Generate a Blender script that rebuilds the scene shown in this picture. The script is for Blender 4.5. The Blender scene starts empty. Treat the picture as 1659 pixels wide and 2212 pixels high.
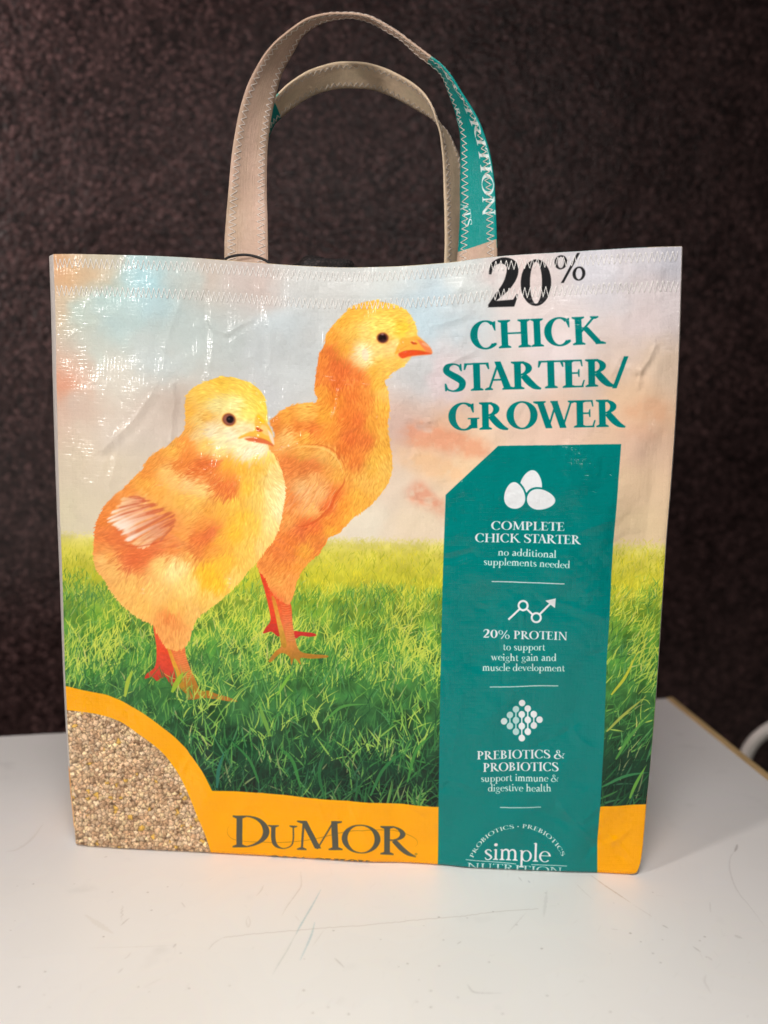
import bpy, bmesh, math, random
import numpy as np
from mathutils import Vector

C = bpy.context.scene
# ------------------------------------------------------------------ camera
CAM_LOC = np.array([0.08428625, -0.68383082, 0.37367388]); CAM_ROT = np.array([1.39192762, -0.00726369, 0.09502763])
FPX, PW, PH = 2300., 1659., 2212.                     # focal length in tracing pixels, size of the tracing
cd = bpy.data.cameras.new('camera'); cam = bpy.data.objects.new('camera', cd); C.collection.objects.link(cam)
cam.location = CAM_LOC; cam.rotation_euler = CAM_ROT; C.camera = cam
cd.sensor_fit = 'VERTICAL'; cd.sensor_height = 24.; cd.lens = FPX / PH * 24.; cd.clip_start = .02; cd.clip_end = 60.
cd.dof.use_dof = True; cd.dof.focus_distance = .70; cd.dof.aperture_fstop = 2.7
# ------------------------------------------------------------------ world, lamps, exposure
W = bpy.data.worlds.new('World'); C.world = W; W.use_nodes = True
bg = W.node_tree.nodes['Background']; bg.inputs[0].default_value = (1., .93, .87, 1); bg.inputs[1].default_value = .04
def area(name, loc, target, size, power, col, sy=None, spread=180):
    l = bpy.data.lights.new(name, 'AREA'); l.energy = power; l.color = col; l.size = size; l.spread = math.radians(spread)
    if sy: l.shape = 'RECTANGLE'; l.size_y = sy
    o = bpy.data.objects.new(name, l); C.collection.objects.link(o); o.location = loc
    o.rotation_euler = (Vector(target) - Vector(loc)).to_track_quat('-Z', 'Y').to_euler(); return o
area('key_lamp', (-1.15, -1.20, .74), (0, 0, .25), .15, 13.0, (1., .955, .91))
area('ceiling_lamp', (.06, -.72, 1.10), (.02, -.16, .04), .40, 2.5, (1., .95, .92), spread=80)
area('side_lamp', (.95, -1.25, .85), (0, 0, .25), .10, .34, (1., .95, .92), spread=70)
area('wall_lamp', (-1.0, .05, 1.0), (-.50, .62, .62), .25, 3.4, (1., .84, .83), spread=80)
C.view_settings.view_transform = 'Standard'; C.view_settings.look = 'None'; C.view_settings.exposure = 0.; C.view_settings.gamma = 1.
C.view_settings.use_curve_mapping = False
C.render.engine = 'CYCLES'; C.cycles.use_denoising = True; C.cycles.max_bounces = 8
C.render.film_transparent = False
# ------------------------------------------------------------------ printed artwork (computed, nothing is loaded)
# The print is traced in the photograph's own picture coordinates on a canvas and then rectified on to the flat panel.
RNG = np.random.default_rng(7)
OX, OY, K = 90.0, 515.0, 1.3                      # canvas origin and scale
CW, CH = int(1405 * K), int(1400 * K)

def resize(a, h, w):
    H0, W0 = a.shape[:2]
    y = np.clip((np.arange(h) + .5) * H0 / h - .5, 0, H0 - 1); x = np.clip((np.arange(w) + .5) * W0 / w - .5, 0, W0 - 1)
    y0 = np.minimum(y.astype(int), max(H0 - 2, 0)); x0 = np.minimum(x.astype(int), max(W0 - 2, 0))
    fy = (y - y0); fx = (x - x0)
    fy = (fy * fy * (3 - 2 * fy))[:, None]; fx = (fx * fx * (3 - 2 * fx))[None, :]
    if a.ndim == 3: fy = fy[..., None]; fx = fx[..., None]
    A = a[y0][:, x0]; B = a[y0][:, x0 + 1]; C_ = a[y0 + 1][:, x0]; D = a[y0 + 1][:, x0 + 1]
    return (A * (1 - fx) + B * fx) * (1 - fy) + (C_ * (1 - fx) + D * fx) * fy

def vnoise(h, w, s):
    return resize(RNG.random((int(h / s) + 3, int(w / s) + 3)) * 2 - 1, h, w)

def fbm(h, w, s, octv=4):
    r = 0; a = 1
    for _ in range(octv):
        r = r + a * vnoise(h, w, s); s = max(s / 2, 1.01); a *= .5
    return r

def boxblur(a, r):
    r = int(r)
    if r < 1: return a
    for ax in (0, 1):
        p = np.pad(a, [(r + 1, r) if k == ax else (0, 0) for k in range(a.ndim)], mode='edge')
        c = np.cumsum(p, axis=ax)
        n = a.shape[ax]
        a = (np.take(c, range(2 * r + 1, 2 * r + 1 + n), ax) - np.take(c, range(0, n), ax)) / (2 * r + 1)
    return a

def gblur(a, r):
    for _ in range(3): a = boxblur(a, r)
    return a

def spline(P, n=10, closed=False):
    P = np.asarray(P, float); m = len(P)
    if closed: Q = np.vstack([P[-1], P, P[0], P[1]])
    else: Q = np.vstack([2 * P[0] - P[1], P, 2 * P[-1] - P[-2]])
    t = np.linspace(0, 1, n, endpoint=False)[:, None]; out = []
    for i in range(m if closed else m - 1):
        a, b, c, d = Q[i:i + 4]
        out.append(.5 * (2 * b + (c - a) * t + (2 * a - 5 * b + 4 * c - d) * t ** 2 + (3 * b - a - 3 * c + d) * t ** 3))
    if not closed: out.append(P[-1:])
    return np.vstack(out)

def coverage(poly, H, W, ss=3):
    """anti-aliased even-odd polygon coverage -> (y0, x0, mask) in canvas pixels"""
    P = np.asarray(poly, float)
    x0 = max(int(np.floor(P[:, 0].min())), 0); x1 = min(int(np.ceil(P[:, 0].max())) + 1, W)
    y0 = max(int(np.floor(P[:, 1].min())), 0); y1 = min(int(np.ceil(P[:, 1].max())) + 1, H)
    if x1 <= x0 or y1 <= y0: return None
    h, w = y1 - y0, x1 - x0
    A = P; B = np.roll(P, -1, 0)
    ys = y0 + (np.arange(h * ss) + .5) / ss
    if h * w * len(P) * ss * ss < 400000:
        xs = x0 + (np.arange(w * ss) + .5) / ss
        c = (A[:, 1][:, None] > ys) != (B[:, 1][:, None] > ys)
        dy = B[:, 1] - A[:, 1]; dy = np.where(dy == 0, 1e-9, dy)
        xi = A[:, 0][:, None] + (ys - A[:, 1][:, None]) * ((B[:, 0] - A[:, 0]) / dy)[:, None]
        ins = ((c[:, :, None]) & (xi[:, :, None] > xs)).sum(0) & 1
        return y0, x0, ins.reshape(h, ss, w, ss).mean((1, 3))
    out = np.zeros((h, w + 1))
    for k, yv in enumerate(ys):
        c = (A[:, 1] > yv) != (B[:, 1] > yv)
        if not c.any(): continue
        a, b = A[c], B[c]
        xi = np.sort(a[:, 0] + (yv - a[:, 1]) * (b[:, 0] - a[:, 0]) / (b[:, 1] - a[:, 1])) - x0
        for l, r in zip(xi[0::2], xi[1::2]):
            l = min(max(l, 0), w); r = min(max(r, 0), w)
            il, ir = int(l), int(r)
            row = out[k // ss]
            if il == ir: row[il] += r - l
            else:
                row[il] += il + 1 - l; row[il + 1:ir] += 1; row[ir] += r - ir
    return y0, x0, np.clip(out[:, :w] / ss, 0, 1)

class Canvas:
    def __init__(s, h, w, col=(255, 255, 255)):
        s.h, s.w = h, w; s.a = np.empty((h, w, 3)); s.a[:] = np.array(col) / 255.
        s.T = lambda p: (np.asarray(p, float) - (OX, OY)) * K
    def poly(s, pts, col, alpha=1., ss=3, raw=False):
        m = coverage(pts if raw else s.T(pts), s.h, s.w, ss)
        if m is None: return
        y, x, c = m; c = (c * alpha)[..., None]
        v = s.a[y:y + c.shape[0], x:x + c.shape[1]]
        v += (np.array(col) / 255. - v) * c
    def line(s, pts, width, col, alpha=1., taper=False, n=8):
        P = spline(pts, n) if len(pts) > 2 else np.asarray(pts, float)
        s.poly(ribbon(P, np.full(len(P), width) * (np.sin(np.linspace(.12, np.pi - .12, len(P))) if taper else 1)), col, alpha)
    def mask(s, pts):
        M = np.zeros((s.h, s.w)); m = coverage(s.T(pts), s.h, s.w, 2)
        if m is not None: M[m[0]:m[0] + m[2].shape[0], m[1]:m[1] + m[2].shape[1]] = m[2]
        return M

def ribbon(P, w):
    P = np.asarray(P, float); d = np.gradient(P, axis=0)
    n = np.stack([-d[:, 1], d[:, 0]], 1); n /= np.linalg.norm(n, axis=1)[:, None] + 1e-9
    w = np.asarray(w)[:, None] / 2
    return np.vstack([P + n * w, (P - n * w)[::-1]])

def circle(cx, cy, rx, ry=None, n=28, rot=0):
    a = np.linspace(0, 2 * np.pi, n, endpoint=False); ry = rx if ry is None else ry
    x, y = rx * np.cos(a), ry * np.sin(a); c, q = np.cos(rot), np.sin(rot)
    return np.stack([cx + x * c - y * q, cy + x * q + y * c], 1)

# ------------------------------------------------------------------ a small serif alphabet, drawn from strokes (cap height 1, y up)
def Q(x0, y0, x1, y1, w0, w1=None):              # straight stroke, horizontal cut ends
    w1 = w0 if w1 is None else w1
    return np.array([(x0 - w0 / 2, y0), (x0 + w0 / 2, y0), (x1 + w1 / 2, y1), (x1 - w1 / 2, y1)])
def Hb(x0, x1, y, t): return np.array([(x0, y - t / 2), (x1, y - t / 2), (x1, y + t / 2), (x0, y + t / 2)])
def serif(x, y, T, up=1, l=.085, r=.085, th=.045):  # foot of a stem at y; up=1 for a foot, -1 for a head
    b = .05 * up
    return np.array([(x - T / 2 - l, y), (x + T / 2 + r, y), (x + T / 2 + r, y + th * up), (x + T / 2, y + th * up + b),
                     (x - T / 2, y + th * up + b), (x - T / 2 - l, y + th * up)])
def stem(x, T, y0=0, y1=1, l=.085, r=.085):
    return [Q(x, y0, x, y1, T), serif(x, y0, T, 1, l, r), serif(x, y1, T, -1, l, r)]
def ring(cx, cy, rx, ry, tx, ty, a0=0, a1=360, tilt=0):
    a = np.radians(np.linspace(a0, a1, 40)); s = np.sin(a) ** 2; c = np.cos(a) ** 2
    th = np.radians(tilt)
    o = np.stack([cx + rx * np.cos(a), cy + ry * np.sin(a)], 1)
    ai = a + th * 0
    i = np.stack([cx + (rx - tx) * np.cos(ai) , cy + (ry - ty) * np.sin(ai)], 1)
    return np.vstack([o, i[::-1]])
def sw(P, w, n=8):
    P = np.asarray(P, float); S_ = spline(np.column_stack([P, w]), n)
    return ribbon(S_[:, :2], S_[:, 2])

def glyph(ch, T=.165, t=.06):
    X = .62                                         # x height
    g = None
    if ch == 'C': g = [ring(.46, .5, .45, .52, T * 1.1, t, 48, 318), [(.71, .97), (.76, .97), (.76, .64), (.73, .64), (.66, .84)], [(.70, .20), (.78, .20), (.75, .10), (.62, .03)]], .84
    elif ch == 'G': g = [ring(.46, .5, .45, .52, T * 1.1, t, 48, 318), [(.71, .97), (.76, .97), (.76, .64), (.73, .64), (.66, .84)], Q(.76, .06, .76, .42, T), Hb(.58, .92, .42, .045)], .92
    elif ch == 'O': g = [ring(.47, .5, .46, .52, T * 1.1, t)], .94
    elif ch == 'Q': g = [ring(.47, .5, .46, .52, T * 1.1, t), Q(.5, 0, .9, -.25, .12)], .94
    elif ch == 'H': g = stem(.18, T) + stem(.76, T) + [Hb(.18, .76, .52, t)], .94
    elif ch == 'I': g = stem(.2, T), .40
    elif ch == 'K': g = stem(.18, T) + [Q(.24, .44, .66, .98, t * 1.5), Q(.78, .02, .36, .62, T * 1.05), serif(.66, 1, .08, -1), serif(.80, 0, T * .8, 1, .06, .09)], .88
    elif ch == 'S': g = [sw([(.52, .76), (.47, .91), (.31, .985), (.14, .91), (.11, .74), (.25, .60), (.42, .47), (.55, .31), (.50, .10), (.30, .015), (.13, .08), (.07, .26)],
                            [t, t, t, T * .8, T, T * 1.1, T * 1.15, T, T * .85, t, t, t * .9]), [(.49, .98), (.54, .98), (.55, .72), (.51, .72)], [(.05, .02), (.10, .02), (.09, .29), (.045, .29)]], .62
    elif ch == 'T': g = stem(.37, T)[:2] + [Hb(.02, .72, .965, .06), [(.02, .99), (.07, .99), (.10, .93), (.04, .76), (0, .76)], [(.72, .99), (.67, .99), (.64, .93), (.70, .76), (.74, .76)]], .74
    elif ch == 'A': g = [Q(.12, .02, .41, 1.0, t * 1.1), Q(.66, .02, .38, 1.02, T * 1.1, T * .9), Hb(.2, .58, .36, t), serif(.11, 0, t, 1), serif(.68, 0, T, 1)], .80
    elif ch == 'R': g = stem(.18, T)[:2] + [serif(.18, 1, T, -1, .085, .1), ring(.24, .745, .36, .255, T * .95, t, -90, 90), Hb(.18, .26, .97, t), Hb(.18, .3, .52, t), sw([(.34, .5), (.5, .26), (.66, .08), (.84, -.01)], [T, T * 1.1, T * .9, t])], .82
    elif ch == 'P': g = stem(.18, T)[:2] + [serif(.18, 1, T, -1, .085, .1), ring(.24, .71, .36, .29, T * .95, t, -90, 90), Hb(.18, .26, .97, t), Hb(.22, .3, .45, t)], .66
    elif ch == 'B': g = stem(.18, T) + [ring(.24, .755, .31, .245, T * .9, t, -90, 90), ring(.24, .27, .38, .27, T, t, -90, 90), Hb(.18, .28, .97, t), Hb(.18, .28, .03, t)], .70
    elif ch == 'D': g = stem(.18, T) + [ring(.26, .5, .56, .5, T * 1.1, t, -90, 90), Hb(.18, .28, .97, t), Hb(.18, .28, .03, t)], .88
    elif ch == 'E': g = stem(.18, T) + [Hb(.18, .56, .97, t), Hb(.18, .46, .52, t), Hb(.18, .60, .03, t), [(.56, 1), (.51, .96), (.55, .76), (.585, .76)], [(.46, .66), (.43, .52), (.46, .38), (.49, .38), (.49, .66)], [(.58, .0), (.54, .05), (.60, .26), (.64, .26)]], .66
    elif ch == 'L': g = stem(.18, T) + [Hb(.18, .60, .03, t), [(.58, .0), (.54, .05), (.60, .28), (.64, .28)]], .65
    elif ch == 'M': g = [Q(.16, 0, .20, 1, t * 1.2), serif(.16, 0, t, 1), Q(.20, 1, .52, .06, T), Q(.50, .04, .86, 1, t), Q(.90, 0, .87, 1, T), serif(.90, 0, T, 1), serif(.18, 1, .06, -1, .1, .02), serif(.89, 1, .1, -1, .02, .1)], 1.08
    elif ch == 'N': g = [Q(.17, 0, .17, 1, t * 1.2), serif(.17, 0, t, 1), Q(.18, 1, .76, -.02, T), Q(.76, 0, .76, 1, t * 1.2), serif(.76, 1, t, -1), serif(.15, 1, .06, -1, .09, .04)], .93
    elif ch == 'U': g = [sw([(.20, 1), (.20, .4), (.27, .12), (.46, .01), (.66, .12), (.73, .4), (.73, 1)], [T, T, T * .95, t * 1.1, t, t, t]), serif(.20, 1, T, -1), serif(.73, 1, t, -1)], .92
    elif ch == 'W': g = [Q(.12, 1, .38, 0, T), Q(.36, 0, .62, 1, t), Q(.54, 1, .80, 0, T), Q(.78, 0, 1.05, 1, t), serif(.11, 1, T, -1), serif(.54, 1, T * .6, -1, .05, .05), serif(1.06, 1, t, -1)], 1.18
    elif ch == '/': g = [Q(.06, -.08, .42, 1.06, .13)], .50
    elif ch == '2': g = [sw([(.09, .70), (.14, .90), (.32, .985), (.50, .90), (.52, .70), (.42, .46), (.24, .24), (.06, .03)], [t, T * .5, T * .75, T * 1.2, T * 1.35, T * 1.1, T * .7, t * .7]), [(.04, 0), (.56, 0), (.64, .26), (.60, .26), (.54, .15), (.16, .13)]], .70
    elif ch == '0': g = [ring(.36, .5, .35, .51, T * 1.25, t)], .74
    elif ch == '%': g = [ring(.25, .73, .22, .27, T * .55, t), ring(.87, .25, .22, .27, T * .55, t), Q(.30, -.06, .86, 1.04, .10)], 1.12
    elif ch == '&': g = [sw([(.92, .56), (.74, .20), (.42, 0), (.12, .08), (.08, .3), (.26, .5), (.50, .66), (.52, .86), (.38, .97), (.26, .84), (.38, .58), (.62, .26), (.90, .02)], [t, t, t * 1.5, T * .9, T, T * .7, T * .5, T * .6, t, T * .7, T * .9, T, T * .6]), Hb(.76, 1.04, .57, .05)], 1.04
    elif ch == '.': g = [circle(.12, .07, .075)], .24
    elif ch == '*': g = [circle(.18, .42, .12)], .36
    elif ch == ' ': g = [], .34
    # lower case
    elif ch == 'o': g = [ring(.32, X / 2, .31, X / 2 + .02, T, t)], .64
    elif ch == 'c': g = [ring(.32, X / 2, .31, X / 2 + .02, T, t, 50, 315), circle(.50, .50, .075)], .57
    elif ch == 'e': g = [ring(.32, X / 2, .31, X / 2 + .02, T, t, 5, 318), Hb(.12, .60, .36, t * .9)], .60
    elif ch == 'n': g = [Q(.16, 0, .16, X, T), serif(.16, 0, T), [(.02, X - .04), (.16, X + .04), (.16, X - .08)], sw([(.18, .48), (.30, .60), (.44, .60), (.52, .45), (.52, 0)], [t, T * .8, T, T, T]), serif(.52, 0, T)], .70
    elif ch == 'h': g = [Q(.16, 0, .16, 1.08, T), serif(.16, 0, T), [(.02, 1.04), (.16, 1.12), (.16, .98)], sw([(.18, .48), (.30, .60), (.44, .60), (.52, .45), (.52, 0)], [t, T * .8, T, T, T]), serif(.52, 0, T)], .70
    elif ch == 'm': g = [Q(.16, 0, .16, X, T), serif(.16, 0, T), [(.02, X - .04), (.16, X + .04), (.16, X - .08)], sw([(.18, .48), (.29, .60), (.42, .60), (.50, .45), (.50, 0)], [t, T * .8, T, T, T]), serif(.50, 0, T), sw([(.52, .48), (.63, .60), (.76, .60), (.84, .45), (.84, 0)], [t, T * .8, T, T, T]), serif(.84, 0, T)], 1.02
    elif ch == 'r': g = [Q(.16, 0, .16, X, T), serif(.16, 0, T), [(.02, X - .04), (.16, X + .04), (.16, X - .08)], sw([(.18, .46), (.28, .58), (.42, .58)], [t, T * .7, T * .9])], .48
    elif ch == 'i': g = [Q(.16, 0, .16, X, T), serif(.16, 0, T), [(.02, X - .04), (.16, X + .04), (.16, X - .08)], circle(.15, .90, .1)], .33
    elif ch == 'l': g = [Q(.16, 0, .16, 1.08, T), serif(.16, 0, T), [(.02, 1.04), (.16, 1.12), (.16, .98)]], .33
    elif ch == 'd': g = [ring(.30, X / 2, .28, X / 2 + .02, T, t), Q(.54, 0, .54, 1.08, T), [(.40, 1.04), (.54, 1.12), (.54, .98)], [(.54, .0), (.68, .0), (.68, .045), (.54, .07)]], .70
    elif ch == 'p': g = [ring(.40, X / 2, .29, X / 2 + .02, T, t), Q(.16, -.36, .16, X, T), serif(.16, -.36, T), [(.02, X - .04), (.16, X + .04), (.16, X - .08)]], .72
    elif ch == 'u': g = [sw([(.16, X), (.16, .2), (.23, .04), (.36, .02), (.50, .14)], [T, T, T, T * .8, t]), Q(.52, 0, .52, X, T), [(.02, X), (.16, X), (.16, X - .05), (.02, X - .05)], [(.40, X), (.52, X), (.52, X - .05), (.40, X - .05)], [(.52, 0), (.66, 0), (.66, .045), (.52, .07)]], .70
    elif ch == 'a': g = [sw([(.10, .50), (.22, .61), (.36, .58), (.42, .42), (.42, .10), (.54, .03)], [T * .7, T * .7, T, T, T, t]), sw([(.42, .36), (.20, .29), (.10, .15), (.20, .03), (.40, .12)], [t, T * .7, T, T * .8, t])], .57
    elif ch == 't': g = [sw([(.18, .82), (.18, .2), (.25, .04), (.40, .06)], [T * .7, T, T, t]), Hb(.03, .39, X - .03, .055)], .43
    elif ch == 's': g = [sw([(.39, .48), (.33, .58), (.20, .61), (.10, .51), (.16, .39), (.30, .29), (.40, .16), (.30, .03), (.16, .03), (.07, .15)], [t, t * 1.2, t * 1.4, T * .9, T, T, T * .9, t * 1.3, t * 1.2, t])], .47
    elif ch == 'v': g = [Q(.10, X, .31, 0, T), Q(.30, 0, .50, X, t), serif(.09, X, T, -1, .06, .06, .04), serif(.51, X, t, -1, .06, .06, .04)], .60
    elif ch == 'w': g = [Q(.10, X, .29, 0, T), Q(.28, 0, .46, X, t), Q(.42, X, .60, 0, T), Q(.59, 0, .78, X, t), serif(.09, X, T, -1, .06, .06, .04), serif(.79, X, t, -1, .06, .06, .04)], .88
    elif ch == 'g': g = [ring(.28, .42, .22, .21, T * .8, t), sw([(.30, .20), (.16, .12), (.20, .02), (.46, -.04), (.54, -.18), (.30, -.33), (.06, -.24), (.10, -.08), (.22, .0)], [t, t, T * .8, T * .8, T * .6, t, T * .6, t, t]), [(.44, .56), (.60, .62), (.60, .55)]], .60
    return g

def put(cv, ch, x0, x1, yb0, yb1, cap, col, T=.165, t=.06, alpha=1.):
    """one glyph stretched between x0 and x1 (baseline yb0 .. yb1)"""
    polys, adv = glyph(ch, T, t)
    allp = np.vstack([np.asarray(p, float) for p in polys]); a, b = allp[:, 0].min(), allp[:, 0].max()
    union(cv, [np.column_stack([x0 + (np.asarray(p, float)[:, 0] - a) / (b - a) * (x1 - x0),
               yb0 + (yb1 - yb0) * (np.asarray(p, float)[:, 0] - a) / (b - a) - np.asarray(p, float)[:, 1] * cap]) for p in polys], col, alpha)

def union(cv, polys, col, alpha=1.):
    T_ = [cv.T(p) for p in polys]
    allp = np.vstack(T_); x0 = max(int(allp[:, 0].min()) - 1, 0); y0 = max(int(allp[:, 1].min()) - 1, 0)
    x1 = min(int(allp[:, 0].max()) + 2, cv.w); y1 = min(int(allp[:, 1].max()) + 2, cv.h)
    if x1 <= x0 or y1 <= y0: return
    M = np.zeros((y1 - y0, x1 - x0))
    for p in T_:
        m = coverage(p - (x0, y0), y1 - y0, x1 - x0, 4)
        if m is None: continue
        v = M[m[0]:m[0] + m[2].shape[0], m[1]:m[1] + m[2].shape[1]]
        np.maximum(v, m[2], out=v)
    M = (M * alpha)[..., None]; v = cv.a[y0:y1, x0:x1]
    v += (np.array(col) / 255. - v) * M

KERN = {'TA': .14, 'AR': .03, 'RT': .05, 'TE': .04, 'ST': .02, 'R/': .05, 'OW': .06, 'WE': .06, 'RO': .03, 'CK': .0, 'RE': -.01, 'LE': .02}
def text(cv, s, x0, y0, x1, y1, cap, col, T=.165, t=.06, alpha=1.):
    G = [list(glyph(c, T, t)) for c in s]
    for i in range(len(s) - 1): G[i][1] -= KERN.get(s[i:i + 2], 0)
    tot = sum(a for _, a in G) - .05
    d = np.array([x1 - x0, y1 - y0]) / tot; n = np.array([d[1], -d[0]]); n = n / np.linalg.norm(n) * cap
    x = 0
    for polys, adv in G:
        if polys: union(cv, [np.array([x0, y0]) + (np.asarray(p, float)[:, :1] + x - .03) * d + np.asarray(p, float)[:, 1:2] * n for p in polys], col, alpha)
        x += adv

def arc_text(cv, s, cx, cy, r, a0, a1, cap, col, T=.15, t=.07):
    G = [glyph(c, T, t) for c in s]; tot = sum(a for _, a in G)
    sc = np.radians(a1 - a0) * r / tot; x = 0
    for polys, adv in G:
        a = np.radians(a0) + (x + adv / 2) * sc / r
        ux = np.array([np.cos(a), np.sin(a)]); un = np.array([np.sin(a), -np.cos(a)])
        o = np.array([cx, cy]) + un * r
        if polys: union(cv, [o + (np.asarray(p, float)[:, :1] - adv / 2) * sc * ux + np.asarray(p, float)[:, 1:2] * cap * un for p in polys], col)
        x += adv

# ------------------------------------------------------------------ colour fields, fur
def field(pts, x0, y0, w, h, step=4, r=9., p=2.0):
    """smooth field through scattered (x, y, values...) over a canvas window (canvas px)"""
    P = np.array([q[:2] for q in pts], float); V = np.array([q[2:] for q in pts], float)
    P = (P - (OX, OY)) * K
    gh, gw = h // step + 2, w // step + 2
    yy, xx = np.mgrid[0:gh, 0:gw] * float(step)
    xx += x0; yy += y0
    num = np.zeros((gh, gw, V.shape[1])); den = np.zeros((gh, gw, 1))
    for q, v in zip(P, V):
        wt = (1. / ((xx - q[0]) ** 2 + (yy - q[1]) ** 2 + (r * K) ** 2) ** p)[..., None]
        num += wt * v; den += wt
    f = num / den
    ys = np.arange(h) / step; xs = np.arange(w) / step
    y0i = ys.astype(int); x0i = xs.astype(int); fy = (ys - y0i)[:, None, None]; fx = (xs - x0i)[None, :, None]
    return (f[y0i][:, x0i] * (1 - fx) + f[y0i][:, x0i + 1] * fx) * (1 - fy) + (f[y0i + 1][:, x0i] * (1 - fx) + f[y0i + 1][:, x0i + 1] * fx) * fy

def lic(h, w, D, L, fine=1.6):
    n = vnoise(h, w, fine); yy, xx = np.mgrid[0:h, 0:w]; acc = np.zeros((h, w)); tot = 0
    for k in range(-L, L + 1):
        wt = 1 - abs(k) / (L + 1)
        acc += wt * n[np.clip((yy + D[..., 1] * k).round().astype(int), 0, h - 1), np.clip((xx + D[..., 0] * k).round().astype(int), 0, w - 1)]
    return acc / acc.std()

def furry(cv, outline, cpts, dpts, L=9, edge=5., amp=.06, shift=9.):
    P = cv.T(outline); x0 = int(P[:, 0].min()) - 14; y0 = int(P[:, 1].min()) - 14
    x1 = min(int(P[:, 0].max()) + 14, cv.w); y1 = min(int(P[:, 1].max()) + 14, cv.h); x0 = max(x0, 0); y0 = max(y0, 0)
    w, h = x1 - x0, y1 - y0
    D = field([(q[0], q[1], np.cos(np.radians(q[2])), np.sin(np.radians(q[2]))) for q in dpts], x0, y0, w, h, 6, 30.)
    D = D / (np.linalg.norm(D, axis=2)[..., None] + 1e-6)
    wob = fbm(h, w, 26, 3) * .35
    D = np.stack([D[..., 0] * np.cos(wob) - D[..., 1] * np.sin(wob), D[..., 0] * np.sin(wob) + D[..., 1] * np.cos(wob)], 2)
    f1 = lic(h, w, D, L, 1.5); f2 = lic(h, w, D, L + 6, 3.2)
    col = field([(q[0], q[1]) + tuple(q[2]) for q in cpts], x0, y0, w, h, 3, 10., 1.9) / 255.
    yy, xx = np.mgrid[0:h, 0:w]; k = (f2 * .55 + f1 * .45) * shift * K
    col = col[np.clip((yy + D[..., 1] * k).astype(int), 0, h - 1), np.clip((xx + D[..., 0] * k).astype(int), 0, w - 1)]
    m = f1 * .75 + f2 * .3
    col = col * (1 + amp * m[..., None] * np.array([.7, 1.25, 1.7])) + np.maximum(m, 0)[..., None] * np.array([.012, .012, .006])
    M = np.zeros((h, w)); c = coverage(P - (x0, y0), h, w, 2)
    M[c[0]:c[0] + c[2].shape[0], c[1]:c[1] + c[2].shape[1]] = c[2]
    soft = gblur(M, max(int(edge * K / 2), 1))
    al = np.clip((soft + .16 * f1 + .12 * f2 - .46) / .16, 0, 1)
    al = np.where(soft < .02, 0, al)
    al = np.maximum(al, np.clip((soft - .62) * 12, 0, 1)) * np.clip(soft * 12 - .4, 0, 1)
    v = cv.a[y0:y1, x0:x1]; v += (np.clip(col, 0, 1) - v) * al[..., None]
z1 = lambda L: [(81 + x * .32552, 810.1 + y * .32552) + tuple(r) for x, y, *r in L]      # tracing sheets -> picture coordinates
z2 = lambda L: [(513 + x * .32552, 621 + y * .32552) + tuple(r) for x, y, *r in L]
z4 = lambda L: [(135 + x * .35808, 1188.1 + y * .35808) + tuple(r) for x, y, *r in L]
z7 = lambda L: [(540 + x * .19532, 1080.1 + y * .19532) + tuple(r) for x, y, *r in L]
zt = lambda L: [(918.1 + x * .32552, 945.1 + y * .32552) for x, y in L]
zb = lambda L: [(918.1 + x * .32552, 1431.1 + y * .32552) for x, y in L]
zf = lambda L: [(108 + x * .32552, 1458.1 + y * .32552) for x, y in L]
zd = lambda L: [(486 + x * .29298, 1728.1 + y * .29298) for x, y in L]
TEAL = (0, 123, 119); YEL = (248, 168, 2); PALE = (226, 230, 232)

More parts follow.
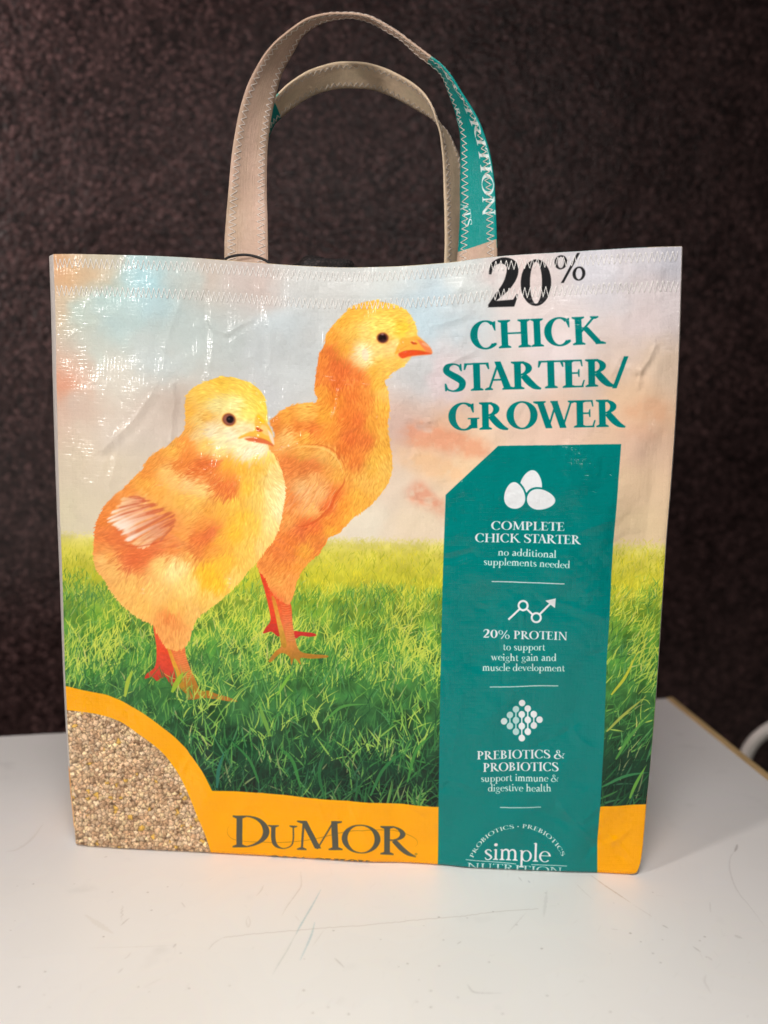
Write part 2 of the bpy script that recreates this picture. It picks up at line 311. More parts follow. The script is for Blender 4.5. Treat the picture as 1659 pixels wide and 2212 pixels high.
def paint_sky(cv):
    S = [(110, 560, (222, 172, 128)), (150, 590, (224, 182, 136)), (200, 595, (220, 186, 146)), (235, 560, (206, 196, 172)), (280, 580, (184, 218, 220)), (310, 605, (178, 220, 226)), (250, 640, (188, 218, 214)), (330, 660, (186, 214, 216)), (390, 595, (196, 204, 196)),
         (440, 595, (204, 190, 176)), (540, 605, (204, 188, 178)), (180, 675, (196, 216, 206)), (270, 710, (192, 214, 210)), (400, 710, (192, 203, 197)), (500, 740, (190, 198, 193)), (200, 770, (206, 216, 204)), (340, 780, (202, 212, 208)), (570, 770, (196, 202, 200)),
         (120, 670, (212, 190, 160)), (150, 805, (216, 190, 170)), (140, 822, (224, 172, 142)), (125, 830, (222, 160, 130)), (150, 860, (212, 196, 180)), (250, 820, (222, 216, 200)), (150, 1000, (214, 200, 174)), (250, 1000, (218, 204, 178)),
         (150, 1120, (214, 204, 172)), (200, 1130, (216, 204, 176)), (250, 950, (218, 206, 190)), (330, 900, (214, 200, 184)), (370, 870, (200, 182, 166)), (620, 780, (200, 205, 202)), (600, 700, (202, 212, 212)), (560, 850, (200, 202, 200)), (700, 600, (212, 214, 208)),
         (850, 590, (214, 220, 214)), (950, 640, (198, 218, 224)), (930, 700, (194, 216, 222)), (900, 800, (202, 206, 204)), (1000, 600, (220, 226, 220)), (1100, 590, (228, 212, 206)), (1300, 580, (212, 212, 216)), (1450, 560, (204, 204, 210)),
         (1400, 700, (222, 208, 204)), (1200, 760, (228, 216, 212)), (950, 820, (222, 206, 206)), (1440, 800, (222, 198, 172)), (1380, 860, (228, 196, 162)), (870, 930, (212, 180, 166)), (950, 930, (232, 186, 152)), (900, 980, (236, 200, 160)), (860, 1040, (230, 212, 188)),
         (1000, 1000, (236, 206, 166)), (780, 1120, (230, 220, 196)), (900, 1130, (230, 212, 182)), (1400, 900, (226, 186, 150)), (1390, 960, (222, 188, 162)), (1390, 1060, (226, 198, 162)), (1390, 1140, (222, 198, 158)), (1200, 920, (228, 198, 176)), (800, 1010, (226, 204, 184)), (1440, 640, (222, 212, 210))]
    f = field([(x, y) + c for x, y, c in S], 0, 0, cv.w, cv.h, 6, 30., 1.6) / 255.
    f[..., 2] = np.clip(f[..., 2] * 1.015, 0, 1); cl = fbm(cv.h, cv.w, 120, 5) * .5
    k = (fbm(cv.h, cv.w, 90, 4) * 16).astype(int); yy, xx = np.mgrid[0:cv.h, 0:cv.w]
    f = f[np.clip(yy + k, 0, cv.h - 1), np.clip(xx + k * 2, 0, cv.w - 1)]
    cv.a[:] = np.clip(f * (1 + .022 * cl[..., None] * np.array([1, .7, .5])), 0, 1)
    n = fbm(cv.h, cv.w, 26, 4)
    for pts, col, al in (([(862, 940), (905, 915), (950, 930), (1010, 945), (1060, 970), (1010, 985), (960, 968), (900, 960)], (230, 152, 116), .62),
                         ([(880, 1068), (905, 1045), (925, 1068), (960, 1090), (962, 1112), (925, 1095), (900, 1082)], (222, 138, 108), .6),
                         ([(108, 815), (135, 805), (160, 818), (150, 840), (115, 850)], (226, 150, 120), .35),
                         ([(1345, 885), (1400, 862), (1445, 880), (1440, 905), (1390, 900)], (222, 158, 120), .3),
                         ([(1345, 930), (1400, 915), (1440, 935), (1390, 950)], (212, 160, 132), .25),
                         ([(860, 985), (920, 985), (990, 1010), (1040, 1040), (960, 1035), (900, 1010)], (240, 190, 140), .4)):
        m0 = gblur(cv.mask(spline(pts, 6, True)), 12); m = np.clip(m0 * 1.25 * (1 + .7 * n), 0, 1) * al
        cv.a += (np.array(col) / 255. - cv.a) * m[..., None]

def blades(cv, n, ylo, yhi, xlo, xhi, lo, hi, wlo, whi, tone, skew=0., spread=.5, pow_=1.0, order=True, alpha=.9):
    Y = ylo + (yhi - ylo) * RNG.random(n) ** pow_
    if order: Y = np.sort(Y)
    nz = tone['noise']
    for y in Y:
        f = (y - ylo) / max(yhi - ylo, 1)
        x = xlo + (xhi - xlo) * RNG.random()
        l = (lo + (hi - lo) * f) * RNG.uniform(.55, 1.35); w = (wlo + (whi - wlo) * f) * RNG.uniform(.6, 1.3)
        a = RNG.normal(skew, spread); b = a + RNG.normal(0, .45)
        p0 = np.array([x, y]); p1 = p0 + np.array([np.sin(a), -np.cos(a)]) * l * .55; p2 = p1 + np.array([np.sin(b), -np.cos(b)]) * l * .5
        t = np.linspace(0, 1, 7)[:, None]; C = (1 - t) ** 2 * p0 + 2 * t * (1 - t) * p1 + t ** 2 * p2
        W = w * np.array([.55, .85, 1, .92, .72, .42, .05])
        q = cv.T([(x, y)])[0].astype(int)
        g = nz[min(max(q[1], 0), cv.h - 1), min(max(q[0], 0), cv.w - 1)]
        col = tone['pick'](y, g)
        cv.poly(ribbon(C, W), col, alpha, 2)

def lerp(a, b, t): return np.array(a, float) + (np.array(b, float) - np.array(a, float)) * np.clip(t, 0, 1)

def pick(y, g):
    """blade colour by height in the picture; g is slow noise that makes yellow and dark drifts"""
    r = RNG.random(); yl = g + RNG.normal(0, .38)
    if y < 1262 + 34 * g + RNG.normal(0, 12):
        c = lerp((150, 158, 44), (226, 214, 56), .5 + .6 * yl); c = lerp(c, (118, 140, 40), .5 if r < .2 else 0)
        c = lerp((214, 206, 92), c, (y - 1165) / 40.)
        return c
    d = max(y - 1275, 0) / 435.
    mid = lerp((104, 160, 58), (66, 138, 66), d * 1.2); light = lerp((226, 220, 78), (158, 200, 92), d * 1.1); dark = lerp((62, 114, 50), (22, 66, 42), d * 1.2)
    thr = -.26 + d * .52
    if yl > thr: c = lerp(mid, light, (yl - thr) * 1.6 + .1)
    else: c = lerp(mid, dark, (thr - yl) * 1.3)
    if r < .03: c = lerp(c, (226, 206, 140), .6)
    elif r < .09: c = lerp(c, (96, 160, 110), .5)
    if d > .8: c = c * lerp((1, 1, 1), (.72, .8, .85), (d - .8) * 3)
    return c

def paint_grass(cv):
    y = (np.arange(cv.h) / K + OY)[:, None]; x = (np.arange(cv.w) / K + OX)[None, :]
    hz = 1153 + (x - 130) * .020
    ramp = [(0, (220, 210, 130)), (30, (212, 204, 84)), (90, (190, 188, 54)), (140, (124, 154, 48)), (220, (76, 130, 48)), (330, (56, 110, 52)), (430, (30, 68, 40)), (520, (17, 42, 29)), (590, (9, 27, 21)), (640, (8, 26, 22))]
    d = (y - hz); f = np.stack([np.interp(d, [r[0] for r in ramp], [r[1][c] for r in ramp]) for c in range(3)], 2) / 255.
    n = fbm(cv.h, cv.w, 34, 5); f = f * (1 + (.06 + .20 * np.clip((d - 100) / 120, 0, 1))[..., None] * n[..., None])
    al = np.clip((d + 6 * vnoise(cv.h, cv.w, 4)) / 16 + .5, 0, 1)[..., None]
    cv.a += (f - cv.a) * al
    big = fbm(cv.h, cv.w, 95, 3) * .55 + fbm(cv.h, cv.w, 30, 2) * .25
    # drifts of sunlit yellow grass seen in the print
    yy = np.broadcast_to(y, (cv.h, cv.w)); xx = np.broadcast_to(x, (cv.h, cv.w))
    for cx, cy, rx, ry, a in ((180, 1395, 90, 40, .6), (300, 1380, 60, 40, .3), (520, 1400, 70, 40, .2), (160, 1320, 80, 22, -.5), (330, 1350, 60, 18, -.55), (700, 1420, 120, 50, .2), (850, 1300, 130, 22, -.2), (880, 1390, 70, 60, .35), (1390, 1250, 60, 60, .4), (1380, 1400, 50, 40, .3), (1340, 1680, 50, 40, -.9), (600, 1690, 120, 30, -.5), (850, 1690, 120, 40, -.6), (640, 1380, 60, 30, .2)):
        big = big + a * np.exp(-((xx - cx) / rx) ** 2 - ((yy - cy) / ry) ** 2)
    tone = dict(noise=big, pick=pick)
    blades(cv, 5600, 1168, 1300, 110, 1480, 7, 19, .9, 1.9, tone, .15, .4, .9)
    blades(cv, 4300, 1275, 1480, 110, 960, 18, 36, 1.4, 2.7, tone, .25, .5)
    blades(cv, 850, 1275, 1480, 1300, 1480, 18, 36, 1.4, 2.7, tone, .6, .35)
    return tone

def front_grass(cv, tone):
    blades(cv, 2500, 1465, 1775, 110, 960, 30, 60, 2.0, 3.9, tone, .15, .62)
    blades(cv, 430, 1465, 1775, 1285, 1480, 30, 60, 2.0, 3.9, tone, .6, .45)
    # a few big blades
    for pts, w, c in (([(372, 1495), (385, 1470), (398, 1450)], 11, (150, 186, 50)), ([(270, 1505), (278, 1470), (290, 1445)], 9, (168, 190, 60)), ([(585, 1590), (570, 1550), (558, 1510)], 9, (110, 160, 64)), ([(650, 1700), (630, 1640), (600, 1610)], 7, (58, 130, 60)),
                      ([(470, 1700), (474, 1660), (486, 1620)], 8, (44, 112, 92)), ([(560, 1690), (540, 1640), (500, 1600)], 6, (52, 124, 60)), ([(700, 1560), (740, 1525), (800, 1520)], 6, (82, 150, 66)), ([(600, 1500), (618, 1470), (640, 1440)], 7, (120, 176, 60)),
                      ([(1330, 1640), (1360, 1590), (1396, 1550)], 7, (84, 150, 66)), ([(1300, 1700), (1350, 1676), (1405, 1668)], 6, (60, 132, 78)), ([(1360, 1725), (1375, 1690), (1398, 1650)], 7, (110, 170, 66)), ([(1310, 1580), (1350, 1540), (1400, 1500)], 6, (170, 180, 80)),
                      ([(1320, 1500), (1350, 1460), (1380, 1400)], 6, (196, 196, 60)), ([(800, 1720), (830, 1660), (880, 1620)], 7, (50, 120, 64)), ([(880, 1690), (900, 1620), (940, 1580)], 7, (66, 136, 60)), ([(700, 1720), (690, 1670), (705, 1620)], 7, (40, 104, 56))):
        P = spline(pts, 8); cv.poly(ribbon(P, w * np.sin(np.linspace(.5, np.pi, len(P)))), c, .92)

FRONT = z1([(1160, 25), (1220, 8), (1300, 15), (1370, 35), (1430, 60), (1480, 100), (1510, 150), (1527, 220), (1532, 300), (1530, 380), (1530, 440), (1545, 500), (1580, 545), (1610, 590), (1632, 660), (1645, 750), (1640, 850), (1622, 950), (1600, 1030), (1570, 1100),
            (1510, 1170), (1470, 1230), (1435, 1270), (1395, 1310), (1350, 1370), (1290, 1430), (1200, 1510), (1130, 1560), (1075, 1605), (1040, 1660), (1015, 1730), (995, 1790), (930, 1830), (850, 1800), (800, 1720), (770, 1660), (680, 1615), (600, 1562), (550, 1520),
            (500, 1460), (465, 1410), (435, 1350), (385, 1290), (370, 1200), (375, 1110), (385, 1020), (400, 960), (430, 900), (460, 850), (510, 800), (560, 760), (600, 720), (650, 670), (690, 630), (720, 580), (750, 540), (800, 500), (845, 480), (890, 440), (950, 395),
            (975, 340), (978, 260), (975, 190), (990, 130), (1020, 90), (1070, 60), (1110, 45)])
FCOL = z1([(1100, 120, (244, 196, 82)), (1220, 60, (250, 200, 72)), (1350, 80, (250, 205, 82)), (1450, 110, (246, 200, 72)), (1180, 200, (238, 222, 146)), (1300, 200, (242, 232, 154)), (1430, 200, (240, 222, 96)), (1500, 230, (242, 216, 76)), (1400, 260, (240, 226, 110)),
           (1000, 250, (236, 172, 62)), (1060, 300, (242, 204, 116)), (1120, 290, (230, 170, 66)), (1130, 330, (240, 214, 170)), (1150, 380, (244, 234, 196)), (1280, 400, (246, 238, 200)), (1380, 350, (243, 224, 170)), (1200, 450, (243, 234, 180)), (1350, 480, (244, 236, 190)), (1480, 510, (247, 240, 212)), (1400, 520, (246, 238, 205)),
           (1050, 400, (242, 204, 136)), (1000, 350, (232, 162, 72)), (980, 450, (236, 142, 52)), (1100, 470, (242, 196, 98)), (1180, 520, (244, 214, 130)), (1000, 530, (230, 128, 48)), (1100, 590, (212, 78, 32)), (1160, 590, (214, 84, 36)), (950, 590, (226, 118, 44)), (1250, 600, (242, 170, 46)), (1350, 620, (242, 180, 50)), (1450, 600, (242, 186, 62)),
           (1520, 560, (247, 204, 96)), (1590, 650, (248, 218, 138)), (1100, 650, (224, 98, 38)), (1040, 620, (216, 84, 34)), (1200, 720, (214, 82, 34)), (1290, 740, (218, 78, 34)), (1250, 660, (236, 140, 50)), (1260, 790, (226, 104, 40)), (1380, 750, (250, 195, 62)), (1450, 800, (249, 208, 100)), (1560, 800, (250, 224, 150)), (1620, 800, (252, 232, 176)), (1625, 920, (252, 232, 172)),
           (1550, 1000, (250, 220, 140)), (1420, 1000, (249, 198, 76)), (1350, 950, (250, 190, 50)), (1300, 1050, (250, 188, 40)), (1400, 1150, (246, 196, 84)), (1480, 1150, (247, 204, 116)), (1100, 1300, (250, 188, 30)), (1180, 1380, (250, 188, 22)), (1140, 1340, (250, 186, 24)), (1230, 1250, (248, 186, 40)), (900, 1300, (250, 226, 150)), (960, 1270, (250, 224, 146)), (1000, 1400, (248, 212, 118)),
           (800, 1450, (246, 192, 104)), (600, 1400, (242, 182, 92)), (500, 1300, (242, 182, 98)), (430, 1220, (242, 182, 102)), (900, 1550, (244, 190, 90)), (1150, 1500, (243, 192, 92)), (1300, 1350, (243, 198, 98)), (700, 1550, (242, 182, 88)), (880, 1600, (228, 118, 52)), (920, 1680, (236, 150, 74)), (960, 1750, (240, 166, 84)), (850, 1700, (238, 156, 78)), (1030, 1600, (244, 186, 96)),
           (900, 500, (242, 172, 72)), (800, 560, (236, 150, 58)), (720, 640, (234, 142, 50)), (850, 640, (246, 188, 104)), (1000, 720, (247, 198, 128)), (900, 700, (246, 190, 108)), (1080, 760, (247, 204, 124)), (700, 720, (240, 164, 64)), (800, 760, (242, 166, 70)), (950, 830, (242, 178, 78)), (1050, 850, (245, 186, 84)), (600, 780, (236, 140, 52)), (520, 860, (230, 122, 42)), (440, 960, (226, 112, 38)),
           (400, 1060, (224, 102, 42)), (500, 1080, (224, 96, 42)), (560, 1060, (218, 84, 44)), (400, 1150, (230, 134, 60)), (620, 860, (240, 196, 152)), (560, 900, (238, 170, 116)), (900, 980, (240, 148, 76)), (1000, 950, (242, 166, 76)), (950, 1060, (240, 154, 72)), (1100, 1000, (240, 148, 58)), (1140, 1040, (222, 84, 40)), (1110, 1080, (224, 86, 42)), (1050, 1100, (224, 98, 44)), (850, 1100, (236, 128, 62)),
           (780, 1150, (224, 92, 48)), (650, 1210, (218, 78, 42)), (600, 1215, (220, 80, 42)), (560, 1200, (224, 96, 44)), (720, 1180, (222, 84, 42)), (900, 1140, (234, 126, 52)), (1050, 1180, (230, 118, 44)), (1150, 1150, (240, 148, 44)), (1200, 1100, (246, 174, 48)), (1000, 1230, (240, 170, 80)), (800, 1260, (247, 204, 116)), (480, 1200, (240, 158, 78)), (1220, 880, (246, 178, 60)), (1130, 900, (242, 164, 62)), (1300, 850, (250, 196, 70))])
FDIR = z1([(1200, 80, 190), (1450, 150, 220), (1050, 200, 150), (1150, 400, 160), (1300, 480, 150), (1000, 480, 120), (1100, 600, 155), (1300, 700, 110), (1450, 700, 95), (1600, 700, 40), (1600, 950, 60), (1450, 1000, 100), (1300, 1000, 125), (1150, 1150, 135), (1200, 1350, 110), (1400, 1250, 80), (1000, 1350, 100), (800, 1400, 110),
           (600, 1350, 120), (500, 1250, 150), (400, 1150, 190), (430, 950, 150), (600, 800, 145), (800, 620, 150), (950, 720, 155), (900, 900, 140), (1000, 1050, 165), (700, 1200, 170), (900, 1550, 95), (720, 560, 120)])
BACK = z2([(830, 95), (900, 85), (980, 95), (1060, 120), (1120, 150), (1160, 200), (1190, 260), (1197, 330), (1190, 400), (1165, 450), (1130, 500), (1080, 540), (1040, 560), (1010, 590), (978, 620), (990, 650), (1003, 700), (1013, 780), (1005, 850), (1000, 920), (1005, 1000), (1020, 1080), (1030, 1160), (1025, 1230), (1000, 1300), (970, 1350),
           (920, 1410), (860, 1470), (800, 1510)]) + z7([(1110, 230), (1040, 310), (950, 390), (870, 420), (840, 480), (770, 590), (700, 660), (640, 710), (590, 780), (540, 860), (510, 950), (488, 1040), (470, 1110), (420, 1160), (350, 1120), (290, 1080), (240, 1020), (205, 960), (175, 880), (120, 800), (85, 760), (75, 710), (70, 500), (0, 300), (-60, 0)]) + \
    z2([(60, 1200), (100, 1010), (235, 1000), (240, 950), (215, 890), (250, 850), (320, 800), (380, 775), (430, 765), (520, 765), (530, 740), (510, 680), (515, 600), (525, 520), (540, 440), (575, 380), (590, 310), (640, 240), (690, 190), (750, 130)])
BCOL = z2([(900, 110, (251, 192, 72)), (800, 170, (249, 186, 66)), (1050, 150, (251, 198, 78)), (1150, 230, (251, 204, 96)), (1120, 260, (250, 202, 34)), (700, 230, (246, 176, 56)), (620, 330, (241, 156, 46)), (750, 300, (249, 192, 82)), (850, 280, (249, 214, 116)), (900, 260, (251, 224, 106)), (1000, 270, (251, 228, 108)), (1080, 280, (249, 208, 56)), (1150, 300, (251, 208, 96)),
           (700, 400, (240, 164, 50)), (620, 430, (218, 94, 36)), (560, 480, (230, 118, 38)), (820, 430, (250, 228, 176)), (850, 490, (250, 230, 164)), (950, 430, (249, 220, 130)), (1020, 390, (249, 210, 130)), (950, 500, (246, 192, 82)), (1060, 500, (246, 192, 82)), (1130, 470, (249, 210, 116)), (900, 550, (244, 180, 60)), (640, 520, (212, 76, 30)), (700, 560, (212, 76, 30)), (560, 600, (224, 112, 38)),
           (800, 590, (224, 96, 36)), (650, 640, (212, 78, 26)), (850, 640, (230, 122, 42)), (920, 640, (246, 186, 66)), (980, 700, (246, 194, 94)), (560, 700, (238, 150, 42)), (640, 740, (234, 128, 28)), (760, 720, (230, 106, 36)), (850, 760, (234, 128, 42)), (950, 800, (244, 176, 60)), (720, 850, (229, 106, 32)), (800, 880, (218, 86, 30)), (900, 900, (240, 158, 48)), (980, 950, (244, 178, 66)), (580, 850, (240, 160, 44)),
           (450, 830, (244, 182, 82)), (330, 860, (235, 154, 52)), (250, 920, (214, 116, 38)), (400, 920, (222, 112, 36)), (500, 940, (222, 98, 32)), (600, 970, (235, 138, 38)), (330, 990, (244, 184, 104)), (450, 1000, (240, 164, 58)), (750, 1000, (216, 82, 30)), (850, 1020, (222, 94, 36)), (700, 1080, (224, 96, 28)), (950, 1080, (244, 176, 60)), (780, 1150, (230, 112, 38)), (900, 1180, (246, 182, 66)), (980, 1200, (246, 188, 84)),
           (850, 1300, (246, 182, 82)), (950, 1320, (244, 182, 78)), (800, 1400, (244, 172, 56)), (700, 1450, (240, 148, 38)), (600, 1450, (222, 78, 36)), (640, 1380, (226, 96, 36)), (620, 1550, (234, 126, 38)), (680, 1600, (240, 150, 40)), (450, 1100, (238, 166, 72)), (560, 1110, (242, 176, 86)), (640, 1150, (244, 182, 84)), (350, 1180, (224, 112, 48)), (450, 1180, (220, 104, 44)), (520, 1190, (224, 112, 48)), (600, 1200, (235, 150, 60)), (670, 1240, (242, 168, 66)),
           (500, 1280, (240, 168, 96)), (430, 1350, (242, 186, 120)), (550, 1380, (242, 180, 108)), (350, 1400, (228, 122, 54)), (480, 1480, (242, 174, 96)), (340, 1560, (235, 148, 68)), (400, 1620, (222, 82, 36)), (500, 1600, (220, 76, 34))]) + \
    z7([(650, 290, (218, 70, 30)), (500, 420, (226, 104, 36)), (350, 480, (229, 110, 44)), (700, 400, (234, 126, 32)), (600, 560, (240, 160, 38)), (760, 540, (234, 114, 32)), (300, 600, (229, 110, 40)), (450, 620, (229, 110, 36)), (550, 700, (243, 152, 50)), (200, 700, (229, 126, 50)), (350, 750, (232, 132, 46)), (300, 900, (236, 156, 70)), (420, 900, (236, 146, 64)), (450, 1050, (236, 150, 70)), (330, 1020, (236, 150, 70)), (290, 1080, (224, 74, 36)), (900, 330, (244, 166, 44)), (1100, 200, (244, 166, 50)), (1250, 80, (244, 172, 60))])
BDIR = z2([(900, 130, 190), (700, 250, 140), (850, 430, 165), (1050, 480, 160), (620, 480, 105), (700, 700, 95), (850, 800, 90), (950, 900, 80), (1000, 1150, 70), (800, 1100, 110), (450, 850, 165), (280, 920, 150), (450, 1200, 145), (550, 1350, 125), (400, 1450, 135), (850, 1350, 110), (600, 1550, 120), (720, 950, 115)]) + z7([(500, 600, 120), (300, 900, 130), (700, 500, 115), (420, 1080, 110)])

def mellow(L):
    return [(x, y, tuple(lerp((min(r + (240 - r) * .25, 255), g + max(142 - g, 0) * .36, b + max(74 - b, 0) * .35), (250, 214, 150), .09))) for x, y, (r, g, b) in L]
FCOL, BCOL = mellow(FCOL), mellow(BCOL)

def smooth_poly(cv, pts, col, alpha=1., n=6): cv.poly(spline(pts, n, True), col, alpha)

def grad_poly(cv, pts, stops, n=6):
    """polygon with a colour ramp down the picture"""
    M = cv.mask(spline(pts, n, True)); y = np.arange(cv.h) / K + OY
    f = np.stack([np.interp(y, [s[0] for s in stops], [s[1][c] for s in stops]) for c in range(3)], 1)[:, None, :] / 255.
    f = f * (1 + .05 * vnoise(cv.h, cv.w, 5)[..., None])
    cv.a += (np.clip(f, 0, 1) - cv.a) * M[..., None]

def paint_back_chick(cv):
    grad_poly(cv, z4([(1185, 110), (1215, 230), (1240, 330), (1256, 420), (1225, 470), (1212, 502), (1262, 492), (1300, 520), (1318, 500), (1300, 420), (1270, 280), (1245, 150)]), [(1220, (222, 64, 34)), (1320, (224, 72, 42)), (1360, (198, 52, 36)), (1380, (170, 48, 36))])
    grad_poly(cv, z4([(1395, 488), (1450, 492), (1510, 500), (1532, 516), (1490, 524), (1440, 515), (1408, 532)]), [(1360, (206, 50, 44)), (1380, (190, 48, 40))], 3)
    grad_poly(cv, z4([(1250, 260), (1290, 400), (1312, 520), (1318, 580), (1285, 610), (1245, 665), (1262, 672), (1320, 620), (1370, 640), (1385, 690), (1400, 650), (1440, 690), (1436, 650), (1500, 655), (1590, 650), (1596, 636), (1500, 628), (1438, 610), (1412, 560), (1390, 450), (1376, 320), (1310, 240)]),
              [(1290, (228, 88, 44)), (1340, (226, 110, 62)), (1390, (206, 130, 62)), (1420, (170, 118, 40)), (1440, (190, 128, 44))])
    grad_poly(cv, z4([(1262, 280), (1285, 300), (1312, 400), (1345, 520), (1352, 580), (1325, 580), (1310, 510), (1285, 390)]), [(1290, (214, 130, 44)), (1340, (220, 160, 62)), (1400, (176, 128, 40))], 4)
    for k in range(16):
        x0, y0 = 1310 + k * 2.6, 330 + k * 14.
        cv.line(z4([(x0 + 8, y0), (x0 + 35, y0 + 4), (x0 + 62, y0 - 2)]), .9, (246, 172, 120), .5)
    furry(cv, spline(BACK, 5, True), BCOL, BDIR, 6, 5., .05, 6.)
    # wing edge and the lighter streaks of its feathers
    for k in range(130):
        a = RNG.random(); x = 350 + 300 * a + RNG.normal(0, 20); y = 1260 + 160 * RNG.random() + 60 * (1 - a)
        l = RNG.uniform(50, 130); d = np.radians(RNG.normal(128, 9))
        cv.line(z2([(x, y), (x + np.cos(d) * l * .5, y + np.sin(d) * l * .5 - 3), (x + np.cos(d) * l, y + np.sin(d) * l)]), RNG.uniform(1, 2.2), lerp((246, 204, 150), (214, 110, 56), RNG.random() * .9), .45, True)
    cv.line(z2([(360, 1070), (440, 1052), (560, 1062), (630, 1100), (680, 1170), (700, 1240)]), 4.5, (252, 206, 120), .6, True); cv.line(z2([(420, 1036), (560, 1044), (645, 1085), (700, 1160), (722, 1240)]), 4.0, (214, 98, 42), .45, True)
    cv.line(z2([(715, 1250), (700, 1310), (650, 1380), (612, 1460), (560, 1520), (470, 1575), (380, 1590)]), 6., (210, 84, 38), .55, True)
    # face: eye, beak, nostril
    smooth_poly(cv, z2([(1085, 350), (1150, 330), (1195, 322), (1235, 352), (1275, 390), (1292, 418), (1290, 440), (1235, 425), (1160, 425), (1080, 432), (1045, 442)]), (244, 176, 70))
    smooth_poly(cv, z2([(1195, 345), (1240, 360), (1278, 395), (1292, 420), (1292, 440), (1262, 436), (1240, 410), (1215, 380)]), (236, 120, 84), .75)
    smooth_poly(cv, z2([(1235, 365), (1272, 390), (1266, 396), (1225, 375)]), (250, 196, 160), .6)
    smooth_poly(cv, z2([(1068, 440), (1120, 418), (1190, 416), (1250, 428), (1290, 441), (1210, 448), (1150, 455), (1095, 470)]), (226, 82, 38))
    cv.line(z2([(1075, 436), (1150, 419), (1220, 420), (1285, 438)]), 1.3, (190, 60, 34), .7, True)
    cv.line(z2([(1100, 466), (1180, 452), (1285, 443)]), 1.5, (248, 150, 80), .8, True)
    smooth_poly(cv, z2([(1150, 360), (1172, 362), (1196, 372), (1180, 378), (1162, 374)]), (196, 70, 34))
    cv.line(z2([(1025, 445), (1060, 425), (1110, 395), (1150, 376)]), 1.8, (206, 130, 50), .55, True)
    smooth_poly(cv, z2([(830, 410), (860, 420), (870, 460), (850, 490), (825, 460)]), (250, 214, 196), .5)
    for r_, c_, al in ((52, (250, 206, 110), .5), (44, (214, 126, 60), .6), (40, (246, 166, 70), .7), (37, (104, 52, 46), 1)):
        e = circle(964, 335, r_, r_ * .9, 40); cv.poly(np.array(z2(e.tolist())), c_, al)
    cv.poly(np.array(z2(circle(962, 336, 26, 26).tolist())), (32, 20, 20), .95)
    cv.poly(np.array(z2(circle(966, 356, 26, 12).tolist())), (120, 70, 66), .35)
    cv.poly(np.array(z2(circle(962, 311, 10, 5).tolist())), (190, 140, 136), .9)
    for k in range(14):
        a = np.radians(-60 + k * 11); x, y = 964 + 50 * np.cos(a), 335 + 46 * np.sin(a)
        cv.line(z2([(x, y), (x + 16 * np.cos(a + .5), y + 14 * np.sin(a + .5))]), .8, (196, 130, 50), .5)

